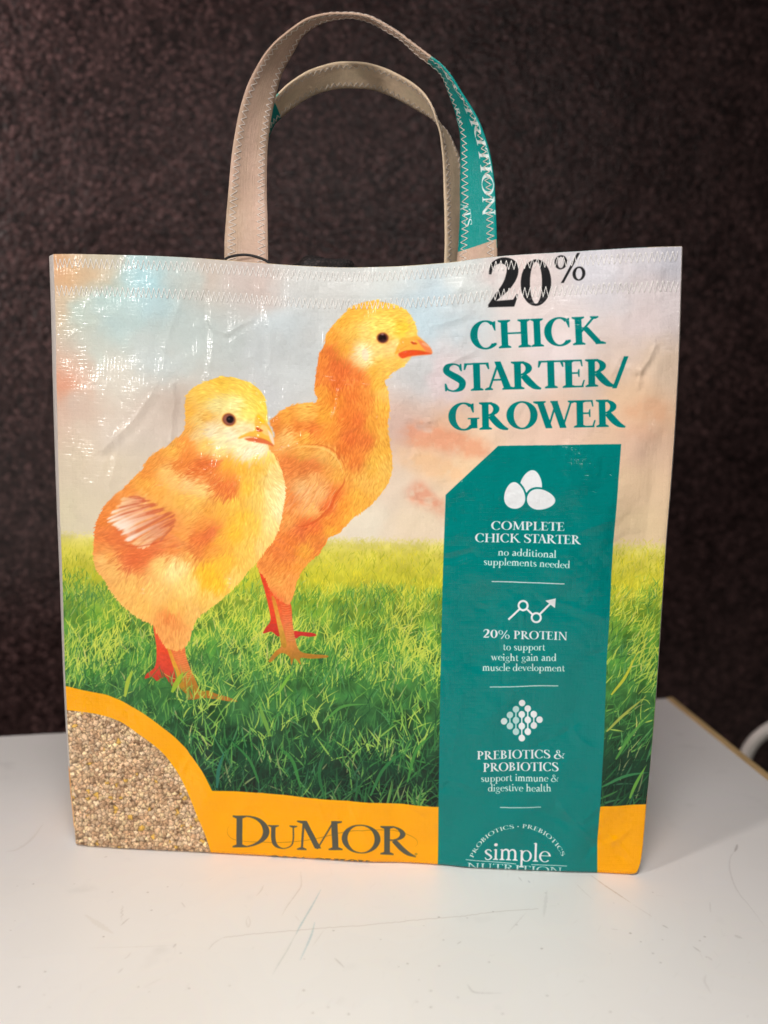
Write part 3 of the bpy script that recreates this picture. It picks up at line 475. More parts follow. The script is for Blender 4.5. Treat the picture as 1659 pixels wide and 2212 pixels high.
def paint_front_chick(cv):
    grad_poly(cv, z4([(552, 440), (570, 600), (560, 700), (512, 742), (500, 772), (545, 764), (580, 792), (622, 762), (655, 812), (700, 830), (690, 770), (655, 650), (630, 560)]), [(1350, (228, 92, 46)), (1400, (226, 76, 44)), (1450, (206, 62, 42)), (1480, (164, 50, 34))])
    grad_poly(cv, z4([(600, 500), (640, 600), (670, 690), (692, 760), (704, 825), (745, 870), (745, 898), (780, 905), (850, 894), (920, 902), (1000, 915), (1055, 914), (1000, 890), (930, 872), (880, 850), (830, 846), (800, 780), (770, 715), (745, 630), (735, 560), (700, 500)]), [(1380, (226, 110, 58)), (1430, (222, 116, 60)), (1460, (196, 122, 50)), (1490, (160, 112, 34)), (1510, (176, 108, 40))])
    grad_poly(cv, z4([(625, 560), (655, 600), (690, 690), (720, 770), (740, 840), (715, 838), (700, 800), (670, 700)]), [(1390, (216, 140, 50)), (1440, (222, 160, 50)), (1490, (170, 124, 34))], 4)
    for k in range(15):
        x0, y0 = 655 + k * 5.2, 590 + k * 12.5
        cv.line(z4([(x0 + 8, y0), (x0 + 40, y0 + 5), (x0 + 78, y0 - 6)]), .9, (248, 176, 120), .5)
    furry(cv, spline(FRONT, 5, True), FCOL, FDIR, 7, 5., .040, 7.)
    # wing: overlapping pale flight feathers with dark gaps
    z8 = lambda L: [(189 + x * .21159, 1026.1 + y * .21159) for x, y in L]
    ST = [(560, 235), (610, 250), (655, 262), (700, 285), (745, 300), (785, 335), (830, 365), (875, 390), (905, 415), (905, 455), (890, 500), (880, 560)]
    EN = [(365, 240), (325, 300), (270, 365), (215, 430), (222, 490), (290, 525), (345, 590), (370, 655), (415, 690), (480, 725), (530, 752), (650, 750)]
    def feather(s_, e_, w, c0, c1, al):
        s_, e_ = np.array(s_, float), np.array(e_, float); d = e_ - s_; nrm = np.array([-d[1], d[0]]) / np.hypot(*d); b_ = RNG.normal(6, 8)
        P = spline([s_, s_ + d * .5 + nrm * b_, e_], 12); tt = np.linspace(0, 1, len(P)); ww = w * (.45 + .75 * tt) * np.sqrt(np.clip((1.02 - tt) * 9, 0, 1))
        for q in range(len(P) - 3):
            cv.poly(np.array(z8(ribbon(P[q:q + 4], ww[q:q + 4]).tolist())), lerp(c0, c1, tt[q] * 1.1), al)
    for k in range(len(ST) - 1):
        for m_ in range(3):
            f_ = RNG.random(); s_ = lerp(ST[k], ST[k + 1], f_) + RNG.normal(0, 8, 2); e_ = lerp(EN[k], EN[k + 1], f_) + RNG.normal(0, 14, 2); e_ = s_ + (e_ - s_) * RNG.uniform(.55, .95)
            feather(s_, e_, RNG.uniform(14, 26), (200, 96, 62), lerp((208, 112, 74), (228, 154, 112), RNG.random()), .6)
    for k in range(len(ST) - 1):
        for m_ in range(3):
            f_ = RNG.random(); s_ = lerp(ST[k], ST[k + 1], f_) + RNG.normal(0, 10, 2); e_ = lerp(EN[k], EN[k + 1], f_) + RNG.normal(0, 10, 2); s_ = s_ + (e_ - s_) * RNG.uniform(.12, .45)
            pale = lerp((248, 222, 190), (252, 238, 224), RNG.random()) if 1 < k < 8 else lerp((244, 196, 138), (248, 216, 176), RNG.random())
            feather(s_, e_, RNG.uniform(14, 26), (232, 158, 116), pale, .72)
            if RNG.random() < .7: cv.line(z8([tuple(s_), tuple((s_ + e_) / 2 + (3, 3)), tuple(s_ + (e_ - s_) * .85)]), .9, (196, 104, 70), .55, True)
    M = np.clip(gblur(cv.mask(np.array(z1([(490, 950), (540, 920), (600, 960), (650, 1000), (640, 1080), (600, 1085), (575, 1020), (530, 985)]))), 4) * 1.3, 0, 1) * (.28 + .1 * vnoise(cv.h, cv.w, 9)); cv.a += (np.array((252, 240, 228)) / 255. - cv.a) * np.clip(M, 0, 1)[..., None]
    for k in range(46):
        x, y = RNG.uniform(560, 980), 0; y = 1090 + (x - 560) * .06 + RNG.normal(0, 22); l = RNG.uniform(40, 110); d = np.radians(RNG.normal(160, 7))
        cv.line(z1([(x, y), (x + np.cos(d) * l * .5, y + np.sin(d) * l * .5 + 3), (x + np.cos(d) * l, y + np.sin(d) * l)]), RNG.uniform(1, 2.4), lerp((250, 190, 120), (220, 104, 60), RNG.random()), .5, True)
    cv.line(z1([(560, 1125), (640, 1140), (720, 1130), (820, 1105), (900, 1075)]), 2.4, (206, 76, 44), .7, True)
    # pale whiskers of down over the shoulder and neck
    for k in range(150):
        x = RNG.uniform(900, 1330); y = 640 + (x - 900) * .28 + RNG.normal(0, 40); l = RNG.uniform(25, 65); d = np.radians(RNG.normal(200 - (x - 900) * .22, 12))
        cv.line(z1([(x, y), (x - np.cos(d) * l * .5, y - np.sin(d) * l * .5 - 4), (x - np.cos(d) * l, y - np.sin(d) * l)]), RNG.uniform(.7, 1.4), lerp((250, 200, 120), (232, 130, 60), RNG.random()), .5, True)
    # beak, nostril, eye
    smooth_poly(cv, z1([(1440, 300), (1462, 255), (1480, 265), (1520, 310), (1552, 360), (1568, 420), (1574, 470), (1540, 450), (1470, 420), (1395, 408), (1335, 425), (1335, 412), (1400, 380), (1440, 365)]), (246, 186, 76))
    smooth_poly(cv, z1([(1455, 262), (1475, 268), (1510, 310), (1495, 320), (1465, 292)]), (244, 200, 30), .8)
    smooth_poly(cv, z1([(1530, 360), (1560, 400), (1574, 460), (1556, 448), (1538, 405)]), (250, 226, 226), .75)
    smooth_poly(cv, z1([(1490, 330), (1525, 345), (1540, 400), (1510, 395), (1480, 365)]), (250, 214, 150), .6)
    smooth_poly(cv, z1([(1370, 424), (1400, 418), (1440, 416), (1500, 425), (1550, 450), (1570, 472), (1520, 458), (1460, 448), (1410, 440), (1385, 432)]), (220, 110, 66))
    cv.line(z1([(1335, 424), (1395, 408), (1470, 416), (1530, 436), (1572, 468)]), 1.4, (204, 110, 40), .8, True)
    smooth_poly(cv, z1([(1450, 345), (1465, 350), (1498, 368), (1480, 376), (1458, 372)]), (206, 84, 30))
    cv.line(z1([(1320, 345), (1370, 350), (1420, 365)]), 3, (240, 200, 150), .5, True)
    for rx, ry, c_, al in ((56, 50, (240, 216, 150), .6), (50, 45, (236, 168, 80), 1), (43, 39, (118, 56, 44), 1), (38, 34, (156, 96, 78), .9)):
        cv.poly(np.array(z1(circle(1268, 297, rx, ry, 40, .5).tolist())), c_, al)
    cv.poly(np.array(z1(circle(1275, 296, 25, 25).tolist())), (28, 20, 24), .96)
    cv.poly(np.array(z1(circle(1268, 292, 7, 5).tolist())), (96, 92, 100), .8)

def soften(cv, pts, r=1, edge=8):
    T_ = cv.T(pts); x0, y0 = np.maximum(T_.min(0).astype(int) - 3 * edge, 0); x1, y1 = T_.max(0).astype(int) + 3 * edge
    v = cv.a[y0:y1, x0:x1]; h, w = v.shape[:2]; M = np.zeros((h, w)); c = coverage(T_ - (x0, y0), h, w, 1); M[c[0]:c[0] + c[2].shape[0], c[1]:c[1] + c[2].shape[1]] = c[2]
    M = gblur(M, edge)[..., None]; v += (gblur(v.copy(), r) - v) * M

def paint_feed(cv):
    edge = spline(zf([(95, 232), (230, 245), (340, 270), (430, 298), (520, 345), (600, 400), (680, 460), (760, 535), (830, 630), (890, 730), (940, 840), (985, 950), (1025, 1050), (1060, 1150), (1080, 1250)]), 6)
    outer = spline(zf([(40, 64), (88, 70), (200, 90), (340, 122), (420, 150), (520, 195), (600, 240), (690, 300), (760, 355), (830, 415), (900, 490), (970, 580), (1030, 660), (1080, 760)]), 6)
    yellow = np.vstack([outer, [(560, 1712), (640, 1720), (741, 1731), (861, 1738.4), (949, 1742), (949, 1925), (100, 1925)]])
    cv.poly(yellow, YEL)
    feed = np.vstack([[(100, edge[0][1])], edge, [(462, 1925), (100, 1925)]])
    T_ = cv.T(feed); x0, y0 = 0, int(T_[:, 1].min()); w, h = int(T_[:, 0].max()) + 2, cv.h - y0
    s = 11.6 * K * .70; gy, gx = int(h / s) + 3, int(w / s) + 3
    jx = (np.arange(gx) - 1)[None, :] * s + RNG.uniform(0, s, (gy, gx)); jy = (np.arange(gy) - 1)[:, None] * s + RNG.uniform(0, s, (gy, gx))
    sc = RNG.uniform(.72, 1.3, (gy, gx)); an = RNG.uniform(0, np.pi, (gy, gx)); ec = RNG.uniform(.5, 1., (gy, gx))
    yy, xx = np.mgrid[0:h, 0:w].astype(float); wx = vnoise(h, w, 5) * 3.0 + vnoise(h, w, 2.5) * 1.; wy = vnoise(h, w, 5) * 3.0 + vnoise(h, w, 2.5) * 1.; px, py = xx + wx, yy + wy
    ci, cj = (py / s).astype(int) + 1, (px / s).astype(int) + 1
    d1 = np.full((h, w), 1e9); d2 = d1.copy(); best = np.zeros((h, w), int); lx = np.zeros((h, w)); ly = np.zeros((h, w))
    for a in range(-2, 3):
        for b in range(-2, 3):
            i = np.clip(ci + a, 0, gy - 1); j = np.clip(cj + b, 0, gx - 1)
            dx, dy = px - jx[i, j], py - jy[i, j]; c, q = np.cos(an[i, j]), np.sin(an[i, j])
            u, v = dx * c + dy * q, (-dx * q + dy * c) / ec[i, j]
            d = np.sqrt(u * u + v * v) / sc[i, j]; new = d < d1
            d2 = np.where(new, d1, np.minimum(d2, d)); best = np.where(new, i * gx + j, best); lx = np.where(new, dx, lx); ly = np.where(new, dy, ly); d1 = np.where(new, d, d1)
    pal = np.array([(226, 194, 154), (214, 178, 138), (230, 200, 164), (204, 166, 128), (220, 186, 150), (234, 204, 158), (196, 158, 122)]) / 255.
    cc = pal[RNG.integers(0, 7, gy * gx)] * RNG.uniform(.86, 1.08, (gy * gx, 1)); yl = RNG.random(gy * gx) < .035; cc[yl] = np.array((216, 172, 84)) / 255.
    f = cc[best]; gap = np.clip((d2 - d1) / (s * .16), 0, 1); dome = 1.06 - .35 * (d1 / s) ** 2 - .018 * (lx + ly) / K
    f = 1.08 * f * (dome * (.95 + .15 * vnoise(h, w, 2.0)) * (.96 + .06 * vnoise(h, w, 5)))[..., None]
    f = np.array((100, 72, 50)) / 255. * (1 - gap[..., None]) + f * gap[..., None]
    M = np.zeros((h, w)); c = coverage(T_ - (x0, y0), h, w, 2); M[c[0]:c[0] + c[2].shape[0], c[1]:c[1] + c[2].shape[1]] = c[2]
    v = cv.a[y0:y0 + h, x0:x0 + w]; v += (np.clip(f, 0, 1) - v) * M[..., None]

def paint_brand(cv):
    g = (80, 80, 70)
    L = lambda ch, x0, x1, b0, b1, cap, T=.14: put(cv, ch, 486 + x0 * .29298, 486 + x1 * .29298, 1728.1 + b0 * .29298, 1728.1 + b1 * .29298, cap * .29298, g, T, .04)
    cv.line(zd([(36, 184), (20, 215), (30, 255), (80, 288), (220, 308), (420, 312), (600, 296), (800, 255), (950, 232), (1100, 222), (1250, 232), (1350, 262), (1408, 296), (1418, 330), (1400, 350)]), 2.2, (176, 122, 14), .75, True)
    L('D', 58, 328, 345, 348, 234, .125); L('U', 318, 532, 352, 362, 170, .12); L('M', 530, 866, 366, 372, 212, .135); L('O', 860, 1146, 388, 392, 203, .125); L('R', 1146, 1410, 402, 420, 208, .13)
    cv.poly(np.array(zd(circle(1408, 402, 11, 8).tolist())), g, .6); cv.poly(np.array(zd(circle(1408, 402, 8, 5.5).tolist())), YEL, .8); cv.poly(np.array(zd(circle(1408, 402, 4, 4).tolist())), g, .6)
    text(cv, '20% CHICK', 582, 1867, 800, 1878, 19, (84, 72, 40), .19, .07)

def paint_panel(cv):
    W_ = PALE; B_ = (204, 226, 222)
    cv.poly([(1290, 1744), (1430, 1735), (1430, 1930), (1285, 1930)], YEL)
    cv.poly([(962.7, 1069.5), (1076, 963.7), (1342, 959.7), (1334, 1066), (1325, 1173), (1318, 1300), (1310, 1431), (1305, 1594), (1297, 1740), (1291, 1815), (1290, 1930), (945, 1930), (946, 1866), (948, 1700), (952, 1431), (957, 1230)], TEAL)
    # eggs
    def egg(cx, cy, a, b, rot):
        t = np.linspace(0, 2 * np.pi, 44, endpoint=False); x = a * np.cos(t); y = b * np.sin(t) * (1 - .2 * np.cos(t))
        c, s = np.cos(rot), np.sin(rot); return np.array(zt(np.stack([cx + x * c - y * s, cy + x * s + y * c], 1).tolist()))
    cv.poly(egg(705, 308, 92, 72, -1.42), W_)
    cv.poly(egg(594, 385, 103, 82, -1.62), TEAL); cv.poly(egg(770, 411, 108, 80, .08), TEAL)
    cv.poly(egg(594, 385, 89, 69, -1.62), W_); cv.poly(egg(770, 411, 94, 68, .08), W_)
    text(cv, 'COMPLETE', 1061.3, 1144.3, 1219.2, 1146.3, 18.5, W_); text(cv, 'CHICK STARTER', 1026.5, 1170.7, 1253.4, 1174.6, 19, W_)
    body = lambda s, x0, y0, x1, y1: text(cv, s, x0, y0, x1, y1, 15.2, B_, .15, .065)
    body('no additional', 1075.7, 1200, 1201.3, 1203.9); body('supplements needed', 1045, 1220.2, 1230.6, 1225.7)
    cv.line([(1062, 1256), (1219.2, 1260)], 2.0, W_)
    for a, b in (((553, 1210), (632, 1134)), ((678, 1140), (712, 1172)), ((762, 1170), (835, 1098))): cv.line(zt([a, b]), 4.4, W_)
    for c in ((651, 1115), (738, 1194)):
        cv.poly(np.array(zt(circle(c[0], c[1], 37, n=36).tolist())), W_); cv.poly(np.array(zt(circle(c[0], c[1], 23, n=36).tolist())), TEAL)
    cv.poly(zt([(797, 1080), (868, 1065), (862, 1132)]), W_)
    text(cv, '20% PROTEIN', 1043.4, 1379.7, 1225.7, 1382, 18, W_)
    body('to support', 1086.7, 1405, 1177.9, 1405.7); body('weight gain and', 1061.3, 1428.5, 1202, 1427.5); body('muscle development', 1042.4, 1451.3, 1220.2, 1449.7)
    cv.line([(1058, 1485.8), (1206.2, 1481.9)], 2.0, B_)
    for x, ys, c in ((525, (397,), (206, 226, 226)), (564, (357, 430), (176, 212, 210)), (604, (320, 394, 468), (176, 212, 210)), (643, (355, 432, 510), W_), (645, (277,), W_), (683, (315, 390, 467), W_), (723, (352, 426), W_), (761, (388,), W_)):
        for y in ys: cv.poly(np.array(zb(circle(x, y, 22, 23).tolist())), c)
        if len(ys) > 1:
            for a, b in zip(ys[:-1], ys[1:]):
                yy = np.linspace(a, b, 9); ww = 8 + 26 * (np.abs(np.linspace(-1, 1, 9))) ** 2.5
                cv.poly(np.array(zb(ribbon(np.stack([np.full(9, x), yy], 1), ww).tolist())), c)
    text(cv, 'PREBIOTICS &', 1031, 1642, 1220.8, 1640.4, 18.5, W_); text(cv, 'PROBIOTICS', 1044, 1668, 1206.2, 1667.4, 18.5, W_)
    body('support immune &', 1039.2, 1689.9, 1207.2, 1689.9); body('digestive health', 1054.2, 1711.7, 1190.9, 1711)
    cv.line([(1079.9, 1745.2), (1169, 1745.5)], 1.8, B_)
    arc_text(cv, 'PROBIOTICS * PREBIOTICS', 1118.6, 1892.8, 104, -68, 66, 8.8, (222, 232, 226))
    text(cv, 'simple', 1045.7, 1858.2, 1187.7, 1863.4, 36.5, W_, .115, .05)
    cv.line(zb([(270, 1308), (440, 1325), (605, 1340)]), 1.5, B_); cv.line(zb([(705, 1343), (943, 1353)]), 1.5, B_)
    text(cv, 'NUTRITION', 1009, 1877, 1214, 1888.5, 13.5, B_, .12, .07)

def paint_heading(cv):
    k = (38, 38, 40)
    put(cv, '2', 1053, 1120, 664, 662, 102, k, .17, .05); put(cv, '0', 1125, 1191, 661, 659, 99, k, .17, .05); put(cv, '%', 1198, 1265, 609, 604, 57, k, .2, .055)
    text(cv, 'CHICK', 1018.6, 755, 1300.6, 742.7, 60.5, TEAL, .195, .058); text(cv, 'STARTER/', 960.5, 846, 1358.7, 833, 60, TEAL, .195, .058); text(cv, 'GROWER', 970.7, 930, 1347.7, 922, 59, TEAL, .195, .058)

def make_art():
    cv = Canvas(CH, CW)
    paint_sky(cv); tone = paint_grass(cv)
    paint_back_chick(cv); soften(cv, z2([(880, 280), (1300, 280), (1320, 500), (880, 500)]), 1)
    paint_front_chick(cv); soften(cv, z1([(1200, 220), (1590, 220), (1590, 490), (1200, 490)]), 1); soften(cv, z1([(480, 760), (960, 760), (960, 1150), (480, 1150)]), 1)
    cv.a *= (1 + .012 * vnoise(cv.h, cv.w, 1.4))[..., None]
    front_grass(cv, tone)
    paint_feed(cv); paint_brand(cv); paint_heading(cv); paint_panel(cv)
    return np.clip(cv.a, 0, 1)
# ------------------------------------------------------------------ helpers
def eul(r):
    (a, b, c) = r; ca, sa, cb, sb, cc, sc = math.cos(a), math.sin(a), math.cos(b), math.sin(b), math.cos(c), math.sin(c)
    return np.array([[cc, -sc, 0], [sc, cc, 0], [0, 0, 1]]) @ np.array([[cb, 0, sb], [0, 1, 0], [-sb, 0, cb]]) @ np.array([[1, 0, 0], [0, ca, -sa], [0, sa, ca]])
RM = eul(CAM_ROT)
def rays(P):
    P = np.atleast_2d(np.asarray(P, float)); return np.stack([(P[:, 0] - PW / 2) / FPX, -(P[:, 1] - PH / 2) / FPX, -np.ones(len(P))], 1) @ RM.T
def on_floor(P, z=0.): d = rays(P); return CAM_LOC + d * ((z - CAM_LOC[2]) / d[:, 2])[:, None]
def on_plane(P, y): d = rays(P); return CAM_LOC + d * ((np.asarray(y) - CAM_LOC[1]) / d[:, 1])[:, None]
def project(X): q = (X - CAM_LOC) @ RM; return np.stack([PW / 2 + FPX * q[..., 0] / -q[..., 2], PH / 2 - FPX * q[..., 1] / -q[..., 2]], -1)

def tag(o, label=None, cat=None, group=None, kind=None):
    for k, v in (('label', label), ('category', cat), ('group', group), ('kind', kind)):
        if v: o[k] = v
    return o
def empty(name, loc=(0, 0, 0)):
    o = bpy.data.objects.new(name, None); C.collection.objects.link(o); o.location = loc; o.empty_display_size = .05; return o
def mesh(name, V, F, mat, parent=None, uv=None, smooth=True, mats=None, fm=None):
    me = bpy.data.meshes.new(name); me.from_pydata([tuple(map(float, v)) for v in V] if not isinstance(V, np.ndarray) else V.tolist(), [], F if isinstance(F, list) else F.tolist())
    for m in (mats or [mat]): me.materials.append(m)
    if fm is not None: me.polygons.foreach_set('material_index', np.asarray(fm, np.int32))
    if uv is not None:
        l = me.uv_layers.new(name='UVMap'); idx = np.empty(len(me.loops), np.int32); me.loops.foreach_get('vertex_index', idx); l.data.foreach_set('uv', np.asarray(uv, np.float32)[idx].ravel())
    if smooth: me.polygons.foreach_set('use_smooth', np.ones(len(me.polygons), bool))
    me.update(); o = bpy.data.objects.new(name, me); C.collection.objects.link(o)
    if parent: o.parent = parent; o.location = -Vector(parent.location) if False else (0, 0, 0); o.matrix_parent_inverse = parent.matrix_basis.inverted()
    return o
def grid_faces(nu, nv):
    i = np.arange(nv - 1)[:, None] * nu + np.arange(nu - 1)[None, :]; i = i.ravel()
    return np.stack([i, i + 1, i + 1 + nu, i + nu], 1)
def tube(P, r, n=6, closed=False):
    """vertices and faces of a tube along points P (radius r, number or array)"""
    P = np.asarray(P, float); m = len(P); d = np.gradient(P, axis=0)
    if closed: d = np.roll(P, -1, 0) - np.roll(P, 1, 0)
    d /= np.linalg.norm(d, axis=1)[:, None] + 1e-12
    ref = np.where(np.abs(d[:, 1:2]) < .9, [[0., 1., 0.]], [[0., 0., 1.]])
    a = np.cross(d, ref); a /= np.linalg.norm(a, axis=1)[:, None]; b = np.cross(d, a)
    an = np.linspace(0, 2 * np.pi, n, endpoint=False); r = np.broadcast_to(np.asarray(r, float), (m,))
    V = P[:, None, :] + r[:, None, None] * (a[:, None, :] * np.cos(an)[None, :, None] + b[:, None, :] * np.sin(an)[None, :, None])
    F = []
    for i in range(m if closed else m - 1):
        j = (i + 1) % m
        for k in range(n): F.append((i * n + k, i * n + (k + 1) % n, j * n + (k + 1) % n, j * n + k))
    if not closed: F += [tuple(range(n))[::-1], tuple((m - 1) * n + k for k in range(n))]
    return V.reshape(-1, 3), F
def box(x0, x1, y0, y1, z0, z1, bev=0.):
    bm = bmesh.new(); bmesh.ops.create_cube(bm, size=1)
    for v in bm.verts: v.co = ((x0 + x1) / 2 + v.co.x * (x1 - x0), (y0 + y1) / 2 + v.co.y * (y1 - y0), (z0 + z1) / 2 + v.co.z * (z1 - z0))
    if bev: bmesh.ops.bevel(bm, geom=list(bm.edges), offset=bev, segments=3, affect='EDGES', profile=.5)
    V = [tuple(v.co) for v in bm.verts]; bm.verts.index_update(); F = [tuple(v.index for v in f.verts) for f in bm.faces]; bm.free(); return V, F
def interp_poly(pts, n):
    P = np.asarray(pts, float); s = np.concatenate([[0], np.cumsum(np.linalg.norm(np.diff(P, axis=0), axis=1))]); t = np.linspace(0, s[-1], n)
    return np.stack([np.interp(t, s, P[:, k]) for k in range(P.shape[1])], 1)

def image(name, a, colorspace='sRGB'):
    h, w = a.shape[:2]; im = bpy.data.images.new(name, w, h, alpha=False); im.colorspace_settings.name = colorspace
    px = np.ones((h, w, 4), np.float32); px[..., :3] = a[::-1]; im.pixels.foreach_set(px.ravel()); im.update(); im.pack(); return im

class NT:
    """tiny node-tree helper"""
    def __init__(s, name):
        s.m = bpy.data.materials.new(name); s.m.use_nodes = True; s.t = s.m.node_tree; s.n = s.t.nodes; s.b = s.n['Principled BSDF']
    def new(s, typ, **kw):
        o = s.n.new(typ)
        for k, v in kw.items():
            if k == 'inp':
                for a, b in v.items(): o.inputs[a].default_value = b
            else: setattr(o, k, v)
        return o
    def link(s, a, b): s.t.links.new(a, b)
    def math(s, op, a, b=None):
        o = s.new('ShaderNodeMath', operation=op)
        for i, v in enumerate((a, b)):
            if v is None: continue
            if hasattr(v, 'is_linked'): s.link(v, o.inputs[i])
            else: o.inputs[i].default_value = v
        return o.outputs[0]
    def set(s, **kw):
        for k, v in kw.items(): s.b.inputs[k.replace('_', ' ')].default_value = v
def plain(name, col, rough=.6, noise=.12, scale=60., bump=.0, spec=.5):
    k = NT(name); tc = k.new('ShaderNodeTexCoord'); nz = k.new('ShaderNodeTexNoise', inp={'Scale': scale, 'Detail': 4.}); k.link(tc.outputs['Object'], nz.inputs['Vector'])
    r = k.new('ShaderNodeValToRGB'); e = r.color_ramp.elements; c = np.array(col)
    e[0].position = .3; e[1].position = .7; e[0].color = (*np.clip(c * (1 - noise), 0, 1), 1); e[1].color = (*np.clip(c * (1 + noise), 0, 1), 1)
    k.link(nz.outputs[0], r.inputs[0]); k.link(r.outputs[0], k.b.inputs['Base Color']); k.set(Roughness=rough, Specular_IOR_Level=spec)
    if bump:
        b = k.new('ShaderNodeBump', inp={'Strength': bump, 'Distance': .001}); k.link(nz.outputs[0], b.inputs['Height']); k.link(b.outputs[0], k.b.inputs['Normal'])
    return k.m
def woven(name, img=None, col=(.6, .5, .4), nu=190., nv=190., rough=.24, tilt=.05, coat=0., bump=.12):
    """laminated woven film: flat tapes crossing, each tape cell tipped a little its own way"""
    k = NT(name); uv = k.new('ShaderNodeTexCoord').outputs['UV']
    if img is not None:
        im = k.new('ShaderNodeTexImage', image=img, interpolation='Cubic'); k.link(uv, im.inputs[0]); k.link(im.outputs[0], k.b.inputs['Base Color'])
    else: k.set(Base_Color=(*col, 1))
    sc = k.new('ShaderNodeVectorMath', operation='MULTIPLY'); sc.inputs[1].default_value = (nu, nv, 1); k.link(uv, sc.inputs[0])
    # the tapes wander: warp the lattice a little
    wn = k.new('ShaderNodeTexNoise', inp={'Scale': .11, 'Detail': 3.}); k.link(sc.outputs[0], wn.inputs['Vector'])
    w1 = k.new('ShaderNodeVectorMath', operation='MULTIPLY_ADD'); k.link(wn.outputs['Color'], w1.inputs[0]); w1.inputs[1].default_value = (2.2, 2.2, 0); k.link(sc.outputs[0], w1.inputs[2])
    fl = k.new('ShaderNodeVectorMath', operation='FLOOR'); k.link(w1.outputs[0], fl.inputs[0])
    wh = k.new('ShaderNodeTexWhiteNoise', noise_dimensions='2D'); k.link(fl.outputs[0], wh.inputs['Vector'])
    sub = k.new('ShaderNodeVectorMath', operation='SUBTRACT'); k.link(wh.outputs['Color'], sub.inputs[0]); sub.inputs[1].default_value = (.5, .5, .5)
    ml = k.new('ShaderNodeVectorMath', operation='SCALE'); k.link(sub.outputs[0], ml.inputs[0]); ml.inputs['Scale'].default_value = tilt
    # slack zones: where the film puckers, cells tip more
    zn = k.new('ShaderNodeTexNoise', inp={'Scale': 5.5, 'Detail': 5., 'Roughness': .65}); k.link(uv, zn.inputs['Vector'])
    zr = k.new('ShaderNodeMapRange', inp={'From Min': .48, 'From Max': .70, 'To Min': .22, 'To Max': 2.6}); k.link(zn.outputs[0], zr.inputs[0])
    ms = k.new('ShaderNodeVectorMath', operation='SCALE'); k.link(ml.outputs[0], ms.inputs[0]); k.link(zr.outputs[0], ms.inputs['Scale'])
    fr = k.new('ShaderNodeVectorMath', operation='FRACTION'); k.link(w1.outputs[0], fr.inputs[0]); sx = k.new('ShaderNodeSeparateXYZ'); k.link(fr.outputs[0], sx.inputs[0])
    ed = lambda c: k.math('MINIMUM', k.math('MULTIPLY', k.math('MINIMUM', c, k.math('SUBTRACT', 1., c)), 6.), 1.)
    hgt = k.math('MINIMUM', ed(sx.outputs[0]), ed(sx.outputs[1]))
    bp = k.new('ShaderNodeBump', inp={'Strength': bump, 'Distance': .0006}); k.link(hgt, bp.inputs['Height'])
    n2 = k.new('ShaderNodeTexNoise', inp={'Scale': 34., 'Detail': 5., 'Roughness': .6}); k.link(uv, n2.inputs['Vector'])
    b2 = k.new('ShaderNodeBump', inp={'Strength': .34, 'Distance': .0018}); k.link(n2.outputs[0], b2.inputs['Height']); k.link(bp.outputs[0], b2.inputs['Normal'])
    ad = k.new('ShaderNodeVectorMath', operation='ADD'); k.link(b2.outputs[0], ad.inputs[0]); k.link(ms.outputs[0], ad.inputs[1])
    nm = k.new('ShaderNodeVectorMath', operation='NORMALIZE'); k.link(ad.outputs[0], nm.inputs[0]); k.link(nm.outputs[0], k.b.inputs['Normal'])
    k.set(Roughness=rough, IOR=1.34, Coat_Weight=coat, Coat_Roughness=.12)
    return k.m

# ------------------------------------------------------------------ the place: floor, wall, table
corner = on_floor([(1454, 1508)])[0]; backl = on_floor([(0, 1591)])[0]
ex = (corner - backl); ex[2] = 0; ex /= np.linalg.norm(ex); ey = np.array([-ex[1], ex[0], 0])     # along the back edge (to the right), away from camera
fr = mesh('floor', *box(-4, 4, -3, 4, -.79, -.74), plain('floor_carpet', (.03, .024, .022), .9, .3, 40.)); tag(fr, kind='structure')

def wall_material():
    k = NT('pebbled_brown_wall'); tc = k.new('ShaderNodeTexCoord')
    v = k.new('ShaderNodeTexVoronoi', feature='SMOOTH_F1', inp={'Scale': 210., 'Smoothness': .35, 'Randomness': 1.}); k.link(tc.outputs['Object'], v.inputs['Vector'])
    v2 = k.new('ShaderNodeTexVoronoi', inp={'Scale': 330., 'Randomness': 1.}); k.link(tc.outputs['Object'], v2.inputs['Vector'])
    n = k.new('ShaderNodeTexNoise', inp={'Scale': 24., 'Detail': 6., 'Roughness': .7}); k.link(tc.outputs['Object'], n.inputs['Vector'])
    sp_ = k.new('ShaderNodeSeparateColor'); k.link(v2.outputs['Color'], sp_.inputs[0])
    s1 = k.math('POWER', sp_.outputs[0], 6.)
    s2 = k.new('ShaderNodeSeparateColor'); k.link(v.outputs['Color'], s2.inputs[0])
    f = k.math('ADD', k.math('MULTIPLY', s1, .6), k.math('ADD', k.math('MULTIPLY', s2.outputs[1], .22), k.math('MULTIPLY', n.outputs[0], .42)))
    r = k.new('ShaderNodeValToRGB'); e = r.color_ramp.elements; e[0].position = .22; e[1].position = 1.; e[0].color = (.0075, .0027, .0026, 1); e[1].color = (.145, .078, .074, 1)
    k.link(f, r.inputs[0]); k.link(r.outputs[0], k.b.inputs['Base Color'])
    n9 = k.new('ShaderNodeTexNoise', inp={'Scale': 9., 'Detail': 3.}); k.link(tc.outputs['Object'], n9.inputs['Vector']); h = k.math('ADD', k.math('MULTIPLY', n9.outputs[0], 6.), k.math('ADD', k.math('MULTIPLY', v.outputs['Distance'], -1.), k.math('MULTIPLY', n.outputs[0], .9)))
    b = k.new('ShaderNodeBump', inp={'Strength': .45, 'Distance': .0016}); k.link(h, b.inputs['Height']); k.link(b.outputs[0], k.b.inputs['Normal']); k.set(Roughness=.34, Specular_IOR_Level=.5)
    return k.m
WALL_GAP = .26
wc = corner + ey * WALL_GAP
def along(o, a, b, z): return o + ex * a + ey * b + np.array([0, 0, z])
